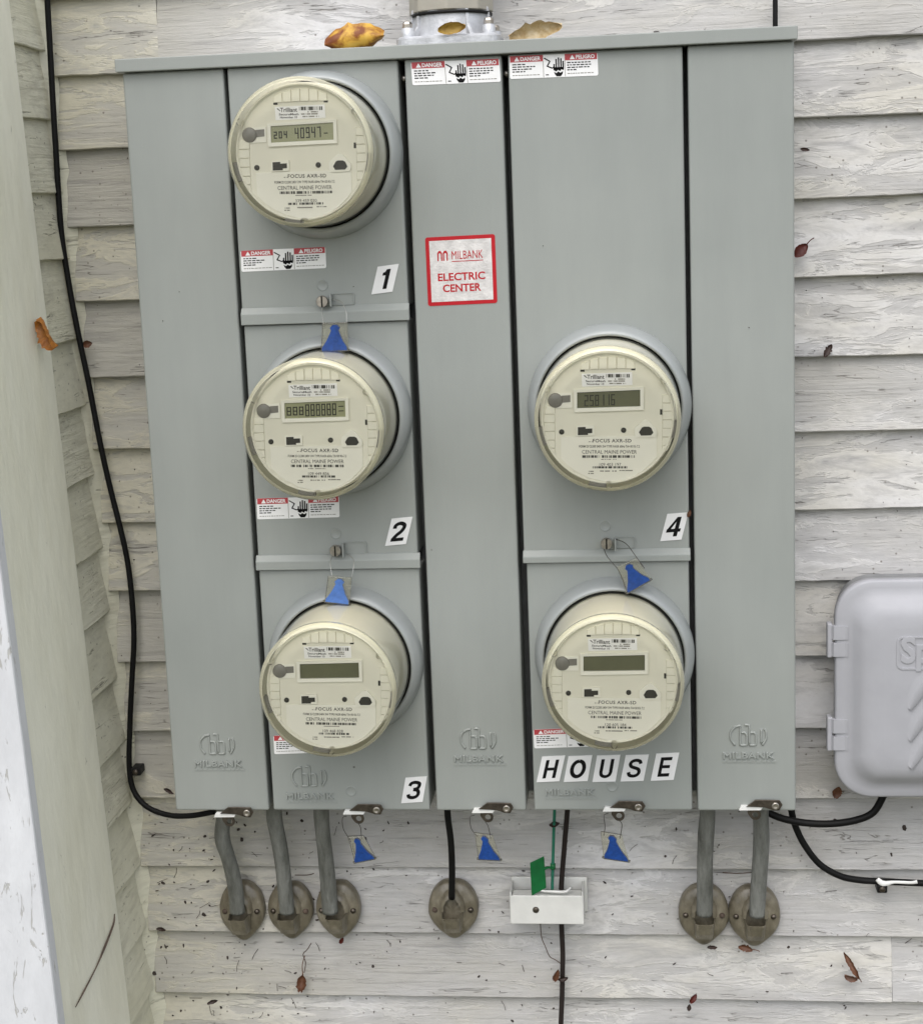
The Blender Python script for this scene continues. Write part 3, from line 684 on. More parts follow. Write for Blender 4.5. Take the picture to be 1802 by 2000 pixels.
def tile(pts):
    def fn():
        mb = MB(); q = [m4(*p) for p in pts]; cx = sum(p[0] for p in q)/len(q); cz = sum(p[1] for p in q)/len(q)
        i = [(cx+(p[0]-cx)*.86, cz+(p[1]-cz)*.86) for p in q]; n = len(q)
        mb.add([(p[0], FY+.0003, p[1]) for p in q]+[(p[0], FY-.0016, p[1]) for p in i], [(k, (k+1) % n, n+(k+1) % n, n+k) for k in range(n)]+[tuple(n+k for k in range(n))]); return mb
    return fn
tiles = []
tx = [592, 660, 728, 795, 863, 932, 1000]; tt = [428, 392, 372, 366, 366, 378, 408]
for k in range(6): tiles.append([(tx[k], 466-(tx[k]-800)*.02), (tx[k+1], 466-(tx[k+1]-800)*.02), (tx[k+1], tt[k+1]), (tx[k], tt[k])])
ly = [738, 803, 867, 932, 998, 1058, 1100]; lx = [330, 318, 316, 320, 334, 356, 378]
for k in range(6): tiles.append([(lx[k+1], ly[k+1]), (404, ly[k+1]-2), (402, ly[k]-2), (lx[k], ly[k])])
ry = [652, 716, 778, 842, 906, 972, 1036, 1078]; rx = [1275, 1288, 1297, 1302, 1298, 1286, 1264, 1240]
for k in range(7): tiles.append([(1203, ry[k+1]+2), (rx[k+1], ry[k+1]), (rx[k], ry[k]), (1203, ry[k]+2)])
def mark(x0, y0, x1, y1, sk=0):
    def fn():
        mb = MB(); quad(mb, [(x0, y0), (x1, y0), (x1+sk, y1), (x0+sk, y1)], FY-.0004, FY+.0002); return mb
    return fn
MARKS = [(590, 468, 622, 483), (972, 457, 1003, 472), (1188, 765, 1208, 806), (305, 872, 320, 898), (317, 905, 326, 1012, 15)]
def port():
    mb = MB(); quad(mb, [(560, 890), (695, 884), (696, 960), (562, 966)], FY-.0022, FY, 0)
    quad(mb, [(572, 898), (630, 896), (630, 909), (680, 907), (680, 942), (648, 944), (648, 956), (572, 958)], FY-.0025, FY-.0022, 1); return mb
def rnd(cx, cy, r, y0=-.0012):
    a = m4(cx, cy); k = r*.0001586
    return lambda: MB().lathe([(k, FY), (k, FY+y0*.7), (k*.85, FY+y0), (0, FY+y0)], (a[0], 0, a[1]), 24)
def keyslot():
    mb = MB(); quad(mb, [(400, 648), (528, 640), (530, 752), (400, 758)], FY-.0012, FY, 0); quad(mb, [(450, 662), (516, 658), (516, 710), (450, 716)], FY-.0016, FY-.0012, 1); return mb
def tributton():
    mb = MB(); quad(mb, [(1000, 905), (1060, 850), (1080, 842), (1105, 850), (1160, 915), (1165, 950), (1150, 972), (1010, 976), (998, 950)], FY-.003, FY, 0)
    quad(mb, [(1030, 935), (1052, 900), (1068, 893), (1105, 893), (1122, 903), (1138, 938), (1120, 958), (1045, 960)], FY-.0036, FY-.003, 1); return mb
def boss(a, r=.0795):
    return lambda: MB().lathe([(.0042, .012), (.0040, .002), (.0032, 0), (.0020, .0004), (0, .0008)], (r*math.cos(R(a)), FY-.0135, r*math.sin(R(a))), 24)
def notch(a0, a1, rr=.0815):
    def fn():
        mb = MB(); v = []; n = 8
        for k in range(n+1):
            a = R(a0+(a1-a0)*k/n)
            for r_, y in ((rr-.003, FY-.006), (rr+.0012, FY-.006), (rr+.0012, FY+.003), (rr-.003, FY+.003)): v.append((r_*math.cos(a), y, r_*math.sin(a)))
        mb.add(v, [(k*4+c, k*4+(c+1) % 4, k*4+4+(c+1) % 4, k*4+4+c) for k in range(n) for c in range(4)]+[(3, 2, 1, 0), tuple(n*4+c for c in range(4))]); return mb
    return fn

LAB = ['round cream electric meter above the number 1 sticker, display showing 40947', 'round cream electric meter above the number 2 sticker, display segments all dark',
       'round cream electric meter above the number 3 sticker, blank display', 'round cream electric meter above the number 4 sticker, half-dark display',
       'round cream electric meter above the letters HOUSE, blank display']
for k, (x, z) in enumerate(MET):
    t = thing('electric_meter', (x, 0, z), LAB[k], 'electric meter', 'electric meters on the cabinet')
    P = lambda name, key, fn, mats, par=t: link(name, cached(key, fn, name, mats), par)
    P('base_ring', 'ring', lambda: MB().lathe([(.0892, -.004), (.0892, -.016), (.0875, -.019), (.0852, -.019)], (0, 0, 0), 96), 'black_rubber')
    P('housing', 'house', housing, 'meter_cream')
    fp = P('face_plate', 'face', facemb, 'meter_face')
    for i, tl in enumerate(tiles): P('rib_tile', 'tile%d' % i, tile(tl), 'meter_face', fp)
    for i, mk in enumerate(MARKS): P('slot_mark', 'mark%d' % i, mark(*mk), 'dark_plastic', fp)
    P('serial_sticker', 'stick', sticker, ['white_vinyl', 'print', 'print_soft'], fp)
    dsp = P('display', 'bezel', bezel, 'meter_plate'); P('screen', 'scr'+'abdce'[k], lambda: screen('abdcd'[k]), ['lcd', 'lcd_light', 'lcd_ink'], dsp)
    num = ['339 459 030', '109 449 836', '109 468 828', '109 403 197', '120 605 184'][k]
    P('nameplate', 'np%d' % k, lambda: plate(num, 20+k), ['meter_plate', 'print', 'print_soft'])
    sl_ = P('key_slot', 'slot', keyslot, ['meter_plate', 'grey_button']); P('round_button', 'btn', rnd(403, 698, 55, -.0030), 'grey_button', sl_)
    P('sensor_hole', 'h1', rnd(450, 935, 20), 'dark_plastic'); P('sensor_hole', 'h2', rnd(915, 922, 20), 'dark_plastic')
    P('optical_port', 'port', port, ['meter_plate', 'dark_plastic']); P('reset_button', 'tri', tributton, ['meter_plate', 'dark_plastic'])
    cg = P('clear_cover', 'glass', coverglass, 'clear_cover'); P('cover_rim', 'rim', rimlip, 'clear_rim', cg)
    for a in (152, 33, 270): P('cover_boss', 'boss%d' % a, boss(a), 'clear_cover', cg)
    P('cover_clip', 'n1', notch(253, 268), 'grey_button', cg); P('cover_clip', 'n2', notch(-18, -3), 'grey_button', cg); P('cover_clip', 'n3', notch(186, 202), 'grey_button', cg)

# ------------------------------------------------------------------ security seals
def seal(quadpx, wires, Y, label, pale=False, dirty=False, depth=.0035):
    q = [at(p[0], p[1], Y) for p in quadpx]; c = sum(q, Vector())/4
    t = thing('security_seal', tuple(c), label, 'security seal', 'blue plastic seals')
    P = lambda u, v: q[0]*(1-u)*(1-v)+q[1]*u*(1-v)+q[2]*u*v+q[3]*(1-u)*v
    MB().prism([(p.x, p.z) for p in reversed(q)], Y-depth, Y+depth).build('clear_capsule', 'clear_tag', t, bev=.0008)
    pts = [(.04, .95), (.96, .95), (.95, .84), (.80, .62), (.64, .27), (.70, .18), (.58, .08), (.42, .08), (.31, .18), (.37, .27), (.20, .62), (.05, .84)]
    mb = MB(); mb.prism([(P(u, v).x, P(u, v).z) for u, v in reversed(pts)], Y-depth*1.08, Y+depth*.6)
    for v in (.35, .47, .59, .71): a, b_ = P(.44, v), P(.58, v+.05); mb.box((min(a.x, b_.x), Y-depth*1.2, min(a.z, b_.z)), (max(a.x, b_.x), Y-depth*1.05, max(a.z, b_.z)))
    mb.build('blue_insert', 'seal_blue_pale' if pale else 'seal_blue', t)
    mb = MB(); a, b_ = P(-.06, .96), P(1.04, .96); mb.tube([a, b_], .0016, 8, res=1); mb.build('base_bar', 'clear_tag', t)
    for w in wires: MB().tube([at(*p) for p in w], .00055, 6, res=5).build('wire_loop', 'wire_dark' if dirty else 'wire', t)
seal([(630, 630), (679, 629), (681, 686), (627, 688)], [[(631, 594, -.012), (629, 612, -.022), (634, 640, -.032)], [(648, 585, -.012), (664, 588, -.018), (673, 600, -.024), (677, 620, -.03), (675, 662, -.033)]], -.034,
     'blue plastic seal in a clear capsule hanging above the number 2 meter')
seal([(641, 1124), (687.7, 1128), (683, 1182), (634, 1176)], [[(650, 1085, -.012), (645, 1100, -.024), (649, 1128, -.033)], [(676, 1082, -.012), (690, 1092, -.022), (690, 1110, -.03), (684, 1140, -.034)]], -.034,
     'pale blue plastic seal in a scratched clear capsule hanging above the number 3 meter', True)
seal([(1204, 1107), (1242, 1089), (1272, 1133), (1225, 1160)], [[(1178, 1070, -.012), (1186, 1088, -.024), (1208, 1115, -.032), (1222, 1148, -.033)], [(1202, 1053, -.010), (1222, 1062, -.018), (1240, 1085, -.028), (1258, 1110, -.033)]], -.034,
     'tilted blue plastic seal hanging askew above the HOUSE meter', dirty=True)
for qd, ring, lb in (([(679.4, 1633.6), (710, 1632), (734.5, 1677.6), (693, 1686)], (695, 1602), 'dirty blue seal hanging from the latch beneath the number 3 sticker'),
                     ([(926.5, 1626), (962, 1631), (978.8, 1681), (934, 1679)], (944, 1600), 'dirty blue seal hanging from the latch of the section with the red label'),
                     ([(1172.4, 1624), (1214, 1630.6), (1229, 1684), (1178.4, 1676.7)], (1205, 1597), 'dirty blue seal hanging from the latch beneath the word HOUSE')):
    rx, ry_ = ring; Y = -.006
    seal(qd, [[(rx-18, ry_-8, -.001), (rx-26, ry_-4, -.004), (rx-24, ry_+18, Y), (qd[0][0]+6, qd[0][1]+8, Y)], [(rx+3, ry_+5, Y), (rx+9, ry_+14, Y), (qd[1][0]-4, qd[1][1]+7, Y)]], Y, lb, dirty=True, depth=.003)

# ------------------------------------------------------------------ conduit hub on top of the cabinet
ZL = ZT+.0165
hc = at(883, 76, .055); hx = hc.x
hub = thing('conduit_hub', (hx, .055, ZL), 'cast zinc conduit hub with bolts and ribs on top of the cabinet', 'conduit hub')
mb = MB(); o = rrect(hx-.064, hx+.064, .055-.058, .055+.058, .012); n = len(o)
mb.add([(p[0], p[1], ZL) for p in o]+[(p[0], p[1], ZL+.0075) for p in o]+[(hx+(p[0]-hx)*.94, .055+(p[1]-.055)*.94, ZL+.0105) for p in o],
       [(r*n+i, r*n+(i+1) % n, (r+1)*n+(i+1) % n, (r+1)*n+i) for r in (0, 1) for i in range(n)]+[tuple(2*n+i for i in range(n))])
mb.build('base_plate', 'zinc', hub)
MB().lathe([(.052, .009), (.0495, .015), (.0475, .055), (.0475, .11)], (hx, .055, ZL), 64, 'Z').build('hub_barrel', 'zinc', hub)
for a in (-138, -62, -20, 200, 60, 120):
    ca, sa = math.cos(R(a)), math.sin(R(a)); px_, py_ = -sa*.0022, ca*.0022; v = []
    for s_ in (-1, 1):
        for r_, z_ in ((.046, .010), (.064, .010), (.0535, .024), (.0505, .045), (.046, .047)): v.append((hx+ca*r_+px_*s_, .055+sa*r_*.95+py_*s_, ZL+z_))
    MB().add(v, [(0, 1, 2, 3, 4), (9, 8, 7, 6, 5), (0, 5, 6, 1), (1, 6, 7, 2), (2, 7, 8, 3), (3, 8, 9, 4)]).build('rib', 'zinc', hub, bev=.0006)
for sx in (-1, 1):
    for sy in (-1, 1):
        bx_, by_ = hx+sx*.050, .055+sy*.044
        bo = MB().lathe([(.0085, .010), (.0080, .020), (.0068, .021), (.0068, .0215)], (bx_, by_, ZL), 20, 'Z').build('bolt_boss', 'zinc', hub)
        MB().lathe([(.0060, .021), (.0062, .026), (.0050, .0285), (0, .029)], (bx_, by_, ZL), 6, 'Z', sm=False).build('bolt_head', 'steel', bo)
MB().lathe([(.0475, .040), (.0515, .040), (.0530, .042), (.0530, .30)], (hx, .055, ZL), 8, 'Z', sm=False).build('coupling_nut', 'taupe', hub, bev=.002)
MB().lathe([(.0490, .0365), (.0512, .0368), (.0512, .0400), (.0490, .0405)], (hx, .055, ZL), 48, 'Z').build('gasket', 'black_rubber', hub)

# ------------------------------------------------------------------ cables and conduits below
def cable(name, path, r, m_, label, cat, group=None, n=12, sq=1.0, res=5):
    P = [at(*p) if len(p) == 3 else Vector(p[:3]) for p in path]
    return single(MB().tube(P, r, n, res=res, sq=sq), name, m_, tuple(P[-1]), label, cat, group)
def fat(name, pts, label, yend=.097, w=.0110):
    n_ = len(pts); path = []
    full = [(pts[0][0]-1, pts[0][1]-45)]+pts
    for i, p in enumerate(full): path.append((p[0], p[1], .070+(yend-.070)*min(1, (i/(n_)))**.8))
    rr = [w*(1+.12*nz(i*1.7, pts[0][0], 0)) for i in range(len(path))]
    P = [at(*p) for p in path]
    return single(MB().tube(P, rr, 20, res=8, sq=.85), name, 'conduit_grey', tuple(P[-1]), label, 'service cable', 'grey cables under the cabinet')
fat('service_cable', [(437, 1597), (434, 1620), (436, 1645), (445, 1672), (453, 1700), (460, 1735), (464, 1782)], 'grey service cable with a kink, outer one of the three beside the corner')
fat('service_cable', [(536, 1597), (541, 1625), (546, 1650), (552, 1690), (556, 1730), (561, 1782)], 'grey service cable, middle one of the group of three')
fat('service_cable', [(628, 1597), (631, 1630), (635, 1665), (640, 1715), (645, 1782)], 'grey service cable of the three, next to the hanging seal', )
fat('service_cable', [(1381, 1585), (1378, 1630), (1376, 1680), (1376, 1725), (1375, 1786)], 'grey service cable, of the pair the one further from the plastic box')
fat('service_cable', [(1485, 1595), (1486, 1640), (1484, 1680), (1481, 1725), (1477, 1788)], 'grey service cable, of the pair the one nearer the plastic box')
cable('power_cable', [(873, 1540, .075), (874, 1592, .08), (880, 1640, .088), (882.5, 1690, .094), (882, 1755, .10)], .0046, 'cable_black', 'short black cable dropping from the cabinet into a single sill plate', 'cable')

def sill(cx, top, bot, hw, label, hood=1.0, seed=0):
    c = at(cx, (top+bot)/2, .128); Z0 = at(cx, top, .122).z; Z1 = at(cx, bot, .122).z; hwm = hw*.000725; hh = (Z0-Z1)/2; zc = (Z0+Z1)/2
    t = thing('sill_plate', (c.x, .130, zc), label, 'sill plate', 'brown sill plates on the clapboards')
    def outl(a):
        x, z = math.cos(a), math.sin(a)
        if z < 0: x *= 1-.25*(-z)**3; z = z*(1+.10*abs(z)**6)/1.10
        else: z = z*.97-.05*math.exp(-(x/.28)**2)
        return x*hwm, z*hh
    mb = MB(); n = 56; rings = [(1, .134), (1, .1215), (.94, .1185), (.75, .1155), (.5, .1135), (.25, .1125)]; v = []
    for s_, y in rings:
        for k in range(n):
            a = 2*math.pi*k/n; x, z = outl(a); w = 1+.012*nz(math.cos(a)*3, math.sin(a)*3, seed)
            v.append((c.x+x*s_*w, y+.0008*nz(x*90, z*90, seed+s_), zc+z*s_*w))
    m_ = len(rings); v.append((c.x, .1123, zc))
    mb.add(v, [(r*n+k, r*n+(k+1) % n, (r+1)*n+(k+1) % n, (r+1)*n+k) for r in range(m_-1) for k in range(n)]+[((m_-1)*n+k, (m_-1)*n+(k+1) % n, m_*n) for k in range(n)], 0, True)
    mb.build('cover_plate', 'sill_plate', t)
    # hood: wedge-shaped spout, open at the top where the cable enters
    def hoodpart(w0, z0, z1, w1, y_top, y_bot):
        mb = MB(); nn = 9; v = []
        for z, w, yy in ((z0, w0, y_top), (z0*.35+z1*.65, (w0*.5+w1*.5), (y_top*.45+y_bot*.55)), (z1, w1, y_bot)):
            for k in range(nn):
                u = -1+2*k/(nn-1); e = 1-abs(u)**9
                v.append((c.x+w*u, .118+(yy-.118)*e, z))
        mb.add(v, [(r*nn+k, r*nn+k+1, (r+1)*nn+k+1, (r+1)*nn+k) for r in (0, 1) for k in range(nn-1)], 0, False)
        b = len(v); mb.add([(x, y+.0022, z) for x, y, z in v], [(r*nn+k, (r+1)*nn+k, (r+1)*nn+k+1, r*nn+k+1) for r in (0, 1) for k in range(nn-1)], 0, False)
        for r in (0, 2): mb.f += [[r*nn+k, b+r*nn+k, b+r*nn+k+1, r*nn+k+1] for k in range(nn-1)]; mb.mi += [0]*(nn-1); mb.sm += [False]*(nn-1)
        return mb
    hb = hoodpart(.0160, zc+hh*.02, zc-hh*.60, .0140, .082, .099).build('hood', 'sill_plate', t)
    for w_, za, zb in ((.0098, zc+hh*.0, zc-hh*.50),):           # raised panel on the hood
        yv = lambda z: .082+(.100-.082)*((zc+hh*.06-z)/(hh*.64))-.0006
        q = [(c.x-w_, yv(za), za), (c.x+w_, yv(za), za), (c.x+w_*.92, yv(zb), zb), (c.x-w_*.92, yv(zb), zb)]
        MB().tube(q+[q[0]], .0007, 6, res=1).build('hood_panel', 'sill_plate', hb)
    for s_, rad in ((-1, .72), (1, .72)):
        MB().lathe([(.0040, .006), (.0040, -.0006), (.0028, -.0024), (0, -.0028)], (c.x+s_*hwm*rad, .1150, zc+.001), 16).build('screw', 'steel_dark' if (seed+s_) % 3 else 'twig', t)
    # cable enters through putty at the mouth
    ptt = MB(); v = []; n = 18
    for k in range(n):
        a = math.pi*k/(n-1); w = 1+.10*nz(k*.7, seed, 2)
        for r_, y in ((1.0, .1165), (.90, .1065), (.66, .1045)): v.append((c.x+math.cos(a)*.019*r_*w, y, zc+hh*.04+math.sin(a)*hh*.70*r_*w))
    ptt.add(v, [(k*3+c_, (k+1)*3+c_, (k+1)*3+c_+1, k*3+c_+1) for k in range(n-1) for c_ in (0, 1)], 0, True); ptt.build('putty', 'sill_plate', t)
sill(475, 1719, 1836, 45, 'brown oval sill plate at the outer kinked cable beside the corner', seed=1)
sill(569, 1721, 1833, 45, 'brown oval sill plate in the middle of the three', seed=2)
sill(662, 1719, 1833, 44, 'brown oval sill plate of the three, below the hanging seal', seed=3)
sill(886, 1717, 1832, 49, 'single brown oval sill plate at the black power cable', seed=4)
sill(1373, 1725, 1845, 48, 'brown oval sill plate of the pair, on the white box side', seed=5)
sill(1472, 1727, 1848, 49, 'brown oval sill plate of the pair, on the plastic utility box side', seed=6)

# ------------------------------------------------------------------ small white box with wires
a = at(996.6, 1804.6, .082); b = at(1138.5, 1750, .082)
wb = thing('junction_box', ((a.x+b.x)/2, .13, a.z), 'small white open-topped box on the clapboards with wires through it', 'junction box')
mb = MB(); mb.box((a.x, .082, a.z), (b.x, .0845, b.z)); mb.box((a.x, .0845, a.z), (a.x+.0025, .127, b.z+.004)); mb.box((b.x-.0025, .0845, a.z), (b.x, .127, b.z+.004)); mb.box((a.x+.0025, .0845, a.z), (b.x-.0025, .127, a.z+.003))
mb.build('box_shell', 'white_box', wb, bev=.0012)
MB().box((a.x-.001, .1272, a.z-.001), (b.x+.004, .1325, b.z+.0085)).build('back_plate', 'white_box', wb, bev=.0015)
MB().box((a.x+.003, .085, b.z-.012), (b.x-.003, .108, b.z-.002)).build('inner_ledge', 'white_box', wb, bev=.001)
MB().box((a.x+.003, .1085, b.z-.016), (b.x-.003, .1268, b.z-.010)).build('gap_shade', 'inside', wb)  # dark slab painted as the shade in the gap behind the ledge
c = at(1046, 1777, .082); MB().lathe([(.0045, .003), (.0045, -.0008), (.0032, -.002), (0, -.0022)], (c.x, .082, c.z), 20).build('screw', 'steel_dark', wb)
P = [at(1040, 1733, .094), at(1060, 1740, .090), at(1080, 1741, .086), at(1092, 1742, .085), at(1105, 1741, .086), at(1114, 1734, .094)]
MB().tube(P, .0018, 8).build('white_strap', 'lip_white', wb)
cable('coaxial_cable', [(1109, 1560, .085), (1107, 1590, .09), (1102, 1650, .098), (1096, 1728, .108), (1096, 1775, .11), (1096.5, 1815, .112), (1098.5, 1860, .117), (1098, 1900, .116), (1097, 1950, .116), (1094.5, 2010, .116), (1092, 2080, .116)], .0036, 'cable_dark', 'thin dark brown cable running down through the white junction box', 'cable')
cable('ground_wire', [(1083, 1560, .085), (1082.5, 1585, .09), (1081, 1622, .095), (1080, 1660, .10), (1079, 1693, .102), (1078, 1738, .104)], .0022, 'green_wire', 'green insulated ground wire dropping into the white junction box', 'wire')
q = [at(1034.6, 1685, .083), at(1062, 1672, .092), at(1066.5, 1733.6, .092), at(1038, 1749.5, .083)]
mb = MB(); mb.add([(p.x, p.y+d, p.z) for d in (-.0009, .0009) for p in q], [(0, 1, 2, 3), (7, 6, 5, 4), (0, 4, 5, 1), (1, 5, 6, 2), (2, 6, 7, 3), (3, 7, 4, 0)])
tg = thing('wire_tag', tuple(q[3]), 'bright green plastic tag strapped to the green ground wire', 'tag'); mb.build('tag_plate', 'green_plastic', tg, bev=.0006)
mb = MB(); mb.tube([at(1061, 1697, .091), at(1070, 1694, .096), at(1079, 1696, .099)], .0030, 8, sq=.5); mb.build('tag_strap', 'green_plastic', tg)
P = at(1079.3, 1692, .101); MB().lathe([(.0023, -.004), (.0036, -.004), (.0036, .004), (.0023, .004)], tuple(P), 16, 'Z').build('tag_collar', 'green_plastic', tg)

# ------------------------------------------------------------------ cables along the wall
cable('phone_cable', [(92, -60, .110), (93, 0, .110), (98, 90, .111), (104, 200, .111), (110, 300, .112), (120, 450, .111), (136, 560, .112), (155, 660, .112), (173, 745, .113), (195, 860, .112), (215, 950, .113), (235, 1030, .113), (250, 1100, .114), (259, 1180, .113), (262, 1250, .112), (258, 1330, .112), (254, 1420, .113), (253, 1500, .112), (262, 1545, .110), (288, 1576, .105), (330, 1592, .10), (375, 1593, .095), (420, 1585, .09)], .0040, 'cable_black',
      'black cable running down the inside corner and curling under the cabinet', 'cable')
cable('drop_cable', [(1512, -80, .112), (1513, 0, .112), (1513, 46, .111), (1513, 90, .112)], .0032, 'cable_black', 'black cable coming down behind the cabinet top at the unmarked end section', 'cable')
cable('box_cable', [(1470, 1560, .10), (1492, 1582, .098), (1525, 1598, .095), (1570, 1607, .093), (1620, 1609, .090), (1670, 1602, .086), (1705, 1586, .085), (1726, 1550, .085)], .0050, 'cable_black', 'black cable looping from under the cabinet up into the plastic utility box', 'cable')
cable('wall_cable', [(1540, 1555, .10), (1546, 1590, .105), (1553, 1615, .108), (1570, 1650, .110), (1600, 1688, .112), (1640, 1711, .113), (1680, 1719, .115), (1730, 1722, .116), (1800, 1725, .116), (1900, 1729, .116), (2050, 1735, .116)], .0046, 'cable_black', 'black cable curving away along the clapboards below the utility box', 'cable')
def clip(px, py, label, rot=0, m2='steel_dark', Y=.108):
    c = at(px, py, Y); t = thing('cable_clip', (c.x, .125, c.z), label, 'cable clip', 'clips holding the cables')
    mb = MB().box((c.x-.0070, Y, c.z-.0060), (c.x+.0070, .131, c.z+.0060)); mb.build('clip_body', 'black_rubber', t, bev=.002)
    MB().lathe([(.0042, .003), (.0042, -.0010), (.003, -.0022), (0, -.0024)], (c.x, Y, c.z), 16).build('nail_head', m2, t)
clip(265, 1508, 'small black clip on the corner cable just above its bend', 0, 'steel_dark'); clip(1722, 1737, 'small black clip holding the curving cable to the wall')
pth = [at(1712, 1717, .1105), at(1724, 1726, .110), at(1745, 1723, .1105), at(1778, 1724, .1105), at(1790, 1722, .111)]
single(MB().tube(pth, [.003, .0045, .0022, .0022, .0028], 8, res=5, sq=.5), 'paint_drip', 'lip_white', tuple(pth[0]), 'dried white paint smear on the curving black cable', 'paint smear')

# ------------------------------------------------------------------ utility box on the right
A = at(1630, 1560, .045); B = at(1802, 1133, .045); x0, z0, z1 = A.x, A.z, B.z; wdt = .306
ub = thing('utility_box', (x0+wdt/2, .13, z0), 'grey plastic utility box with rounded hinged lid, leaf pattern and embossed lettering', 'utility box')
def loft(rings, m_, name, par, cap=True, sm=True):
    mb = MB(); v = []; n = None
    for ins, y, r in rings:
        o = rrect(x0+ins, x0+wdt-ins, z0+ins, z1-ins, max(r, .004), 12); n = len(o); v += [(p[0], y, p[1]) for p in o]
    fs = [(r*n+i, r*n+(i+1) % n, (r+1)*n+(i+1) % n, (r+1)*n+i) for r in range(len(rings)-1) for i in range(n)]
    mb.add(v, fs, 0, sm)
    if cap: mb.f.append([(len(rings)-1)*n+i for i in range(n)]); mb.mi.append(0); mb.sm.append(False)
    return mb.build(name, m_, par)
loft([(.010, .129, .045), (.010, .070, .045), (.006, .062, .047)], 'grey_plastic_back', 'back_shell', ub)
lid = loft([(.003, .066, .046), (0, .064, .049), (0, .052, .049), (.0012, .0495, .048), (.0035, .0485, .0465), (.010, .0480, .042), (.018, .0465, .037), (.024, .0425, .034), (.030, .0365, .031), (.037, .0322, .028), (.046, .0300, .024), (.060, .0292, .018)], 'grey_plastic', 'lid', ub)
for py in (1250, 1432):
    c = at(1616, py, .055); hz = at(1616, py-33, .055).z-c.z
    hg = MB().box((x0-.0098, .050, c.z-hz), (x0-.0030, .066, c.z+hz)).build('hinge', 'grey_plastic', ub, bev=.0015)
    for s_ in (-.5, .5):
        mb = MB(); v = []
        for k in range(7):
            x = x0-.0055+.0215*k/6; yv = .0478-.0008*math.sin(k/6*3.14) + (.004 if k == 0 else 0) - (.0015 if k == 6 else 0)
            for z_ in (-hz*.40, hz*.40): v += [(x, yv-.0008, c.z+s_*hz+z_), (x, .056, c.z+s_*hz+z_)]
        mb.add(v, [q_ for k in range(6) for q_ in ((k*4, k*4+2, k*4+6, k*4+4), (k*4, k*4+4, k*4+5, k*4+1), (k*4+2, k*4+3, k*4+7, k*4+6))]+[(0, 1, 3, 2), (24, 26, 27, 25)])
        mb.build('hinge_strap', 'grey_plastic', ub)
LY = .0290
fa = at(1750, 1308, LY); fb = at(1802, 1243, LY); fx0 = fa.x; fx1 = x0+wdt-(fa.x-x0)+.01
out = rrect(fx0, fx1, fa.z, fb.z, .008, 6); inn = rrect(fx0+.0022, fx1-.0022, fa.z+.0022, fb.z-.0022, .006, 6); n = len(out); mb = MB()
mb.add([(p[0], LY+.001, p[1]) for p in out]+[(p[0], LY-.0010, p[1]) for p in out]+[(p[0], LY-.0010, p[1]) for p in inn]+[(p[0], LY+.0008, p[1]) for p in inn],
       [(r*n+i, r*n+(i+1) % n, (r+1)*n+(i+1) % n, (r+1)*n+i) for r in range(3) for i in range(n)])
mb.build('lettering_frame', 'grey_plastic', lid)
vs_, fs_, tw, th = text('Spectrum', ext=.05, bev=.03, off=.01)
k_ = (fx1-fx0-.010)/tw; zc_ = (fa.z+fb.z)/2-.001
MB().add([((fx0+fx1)/2+x*k_, LY-.0004-z*.010, zc_+y*k_*1.18) for x, y, z in vs_], fs_).build('embossed_lettering', 'grey_plastic', lid)
def leafrelief(px0, py0, px1, py1, mirror=False):
    a = at(px0, py0, LY); b = at(px1, py1, LY); mb = MB(); n = 14; v = []; cxm = x0+wdt/2
    for k in range(n+1):
        t = k/n; bow = math.sin(t*math.pi)
        cx_ = a.x+(b.x-a.x)*t-.010*bow*(1-t*.3); cz_ = a.z+(b.z-a.z)*t+.006*bow; w = .0150*math.sin(math.pi*min(1, t*.93+.05))**.75
        nx, nz_ = -(b.z-a.z), (b.x-a.x); l = math.hypot(nx, nz_); nx, nz_ = nx/l, nz_/l
        for s_, d in ((-1.0, .0016), (-.8, -.0030), (0, -.0012), (.8, .0010), (1, .0016)):
            X = cx_+nx*w*s_; X = 2*cxm-X if mirror else X
            v.append((X, LY+d-.0002 if abs(s_) < 1 else LY+.0006, cz_+nz_*w*s_))
    mb.add(v, [(k*5+c_, k*5+c_+1, k*5+6+c_, k*5+5+c_) for k in range(n) for c_ in range(4)], 0, True); mb.build('leaf_relief', 'grey_plastic', lid)
for p in ((1774, 1384, 1850, 1296), (1774, 1445, 1852, 1352), (1776, 1499, 1852, 1408)): leafrelief(*p); leafrelief(*p, mirror=True)

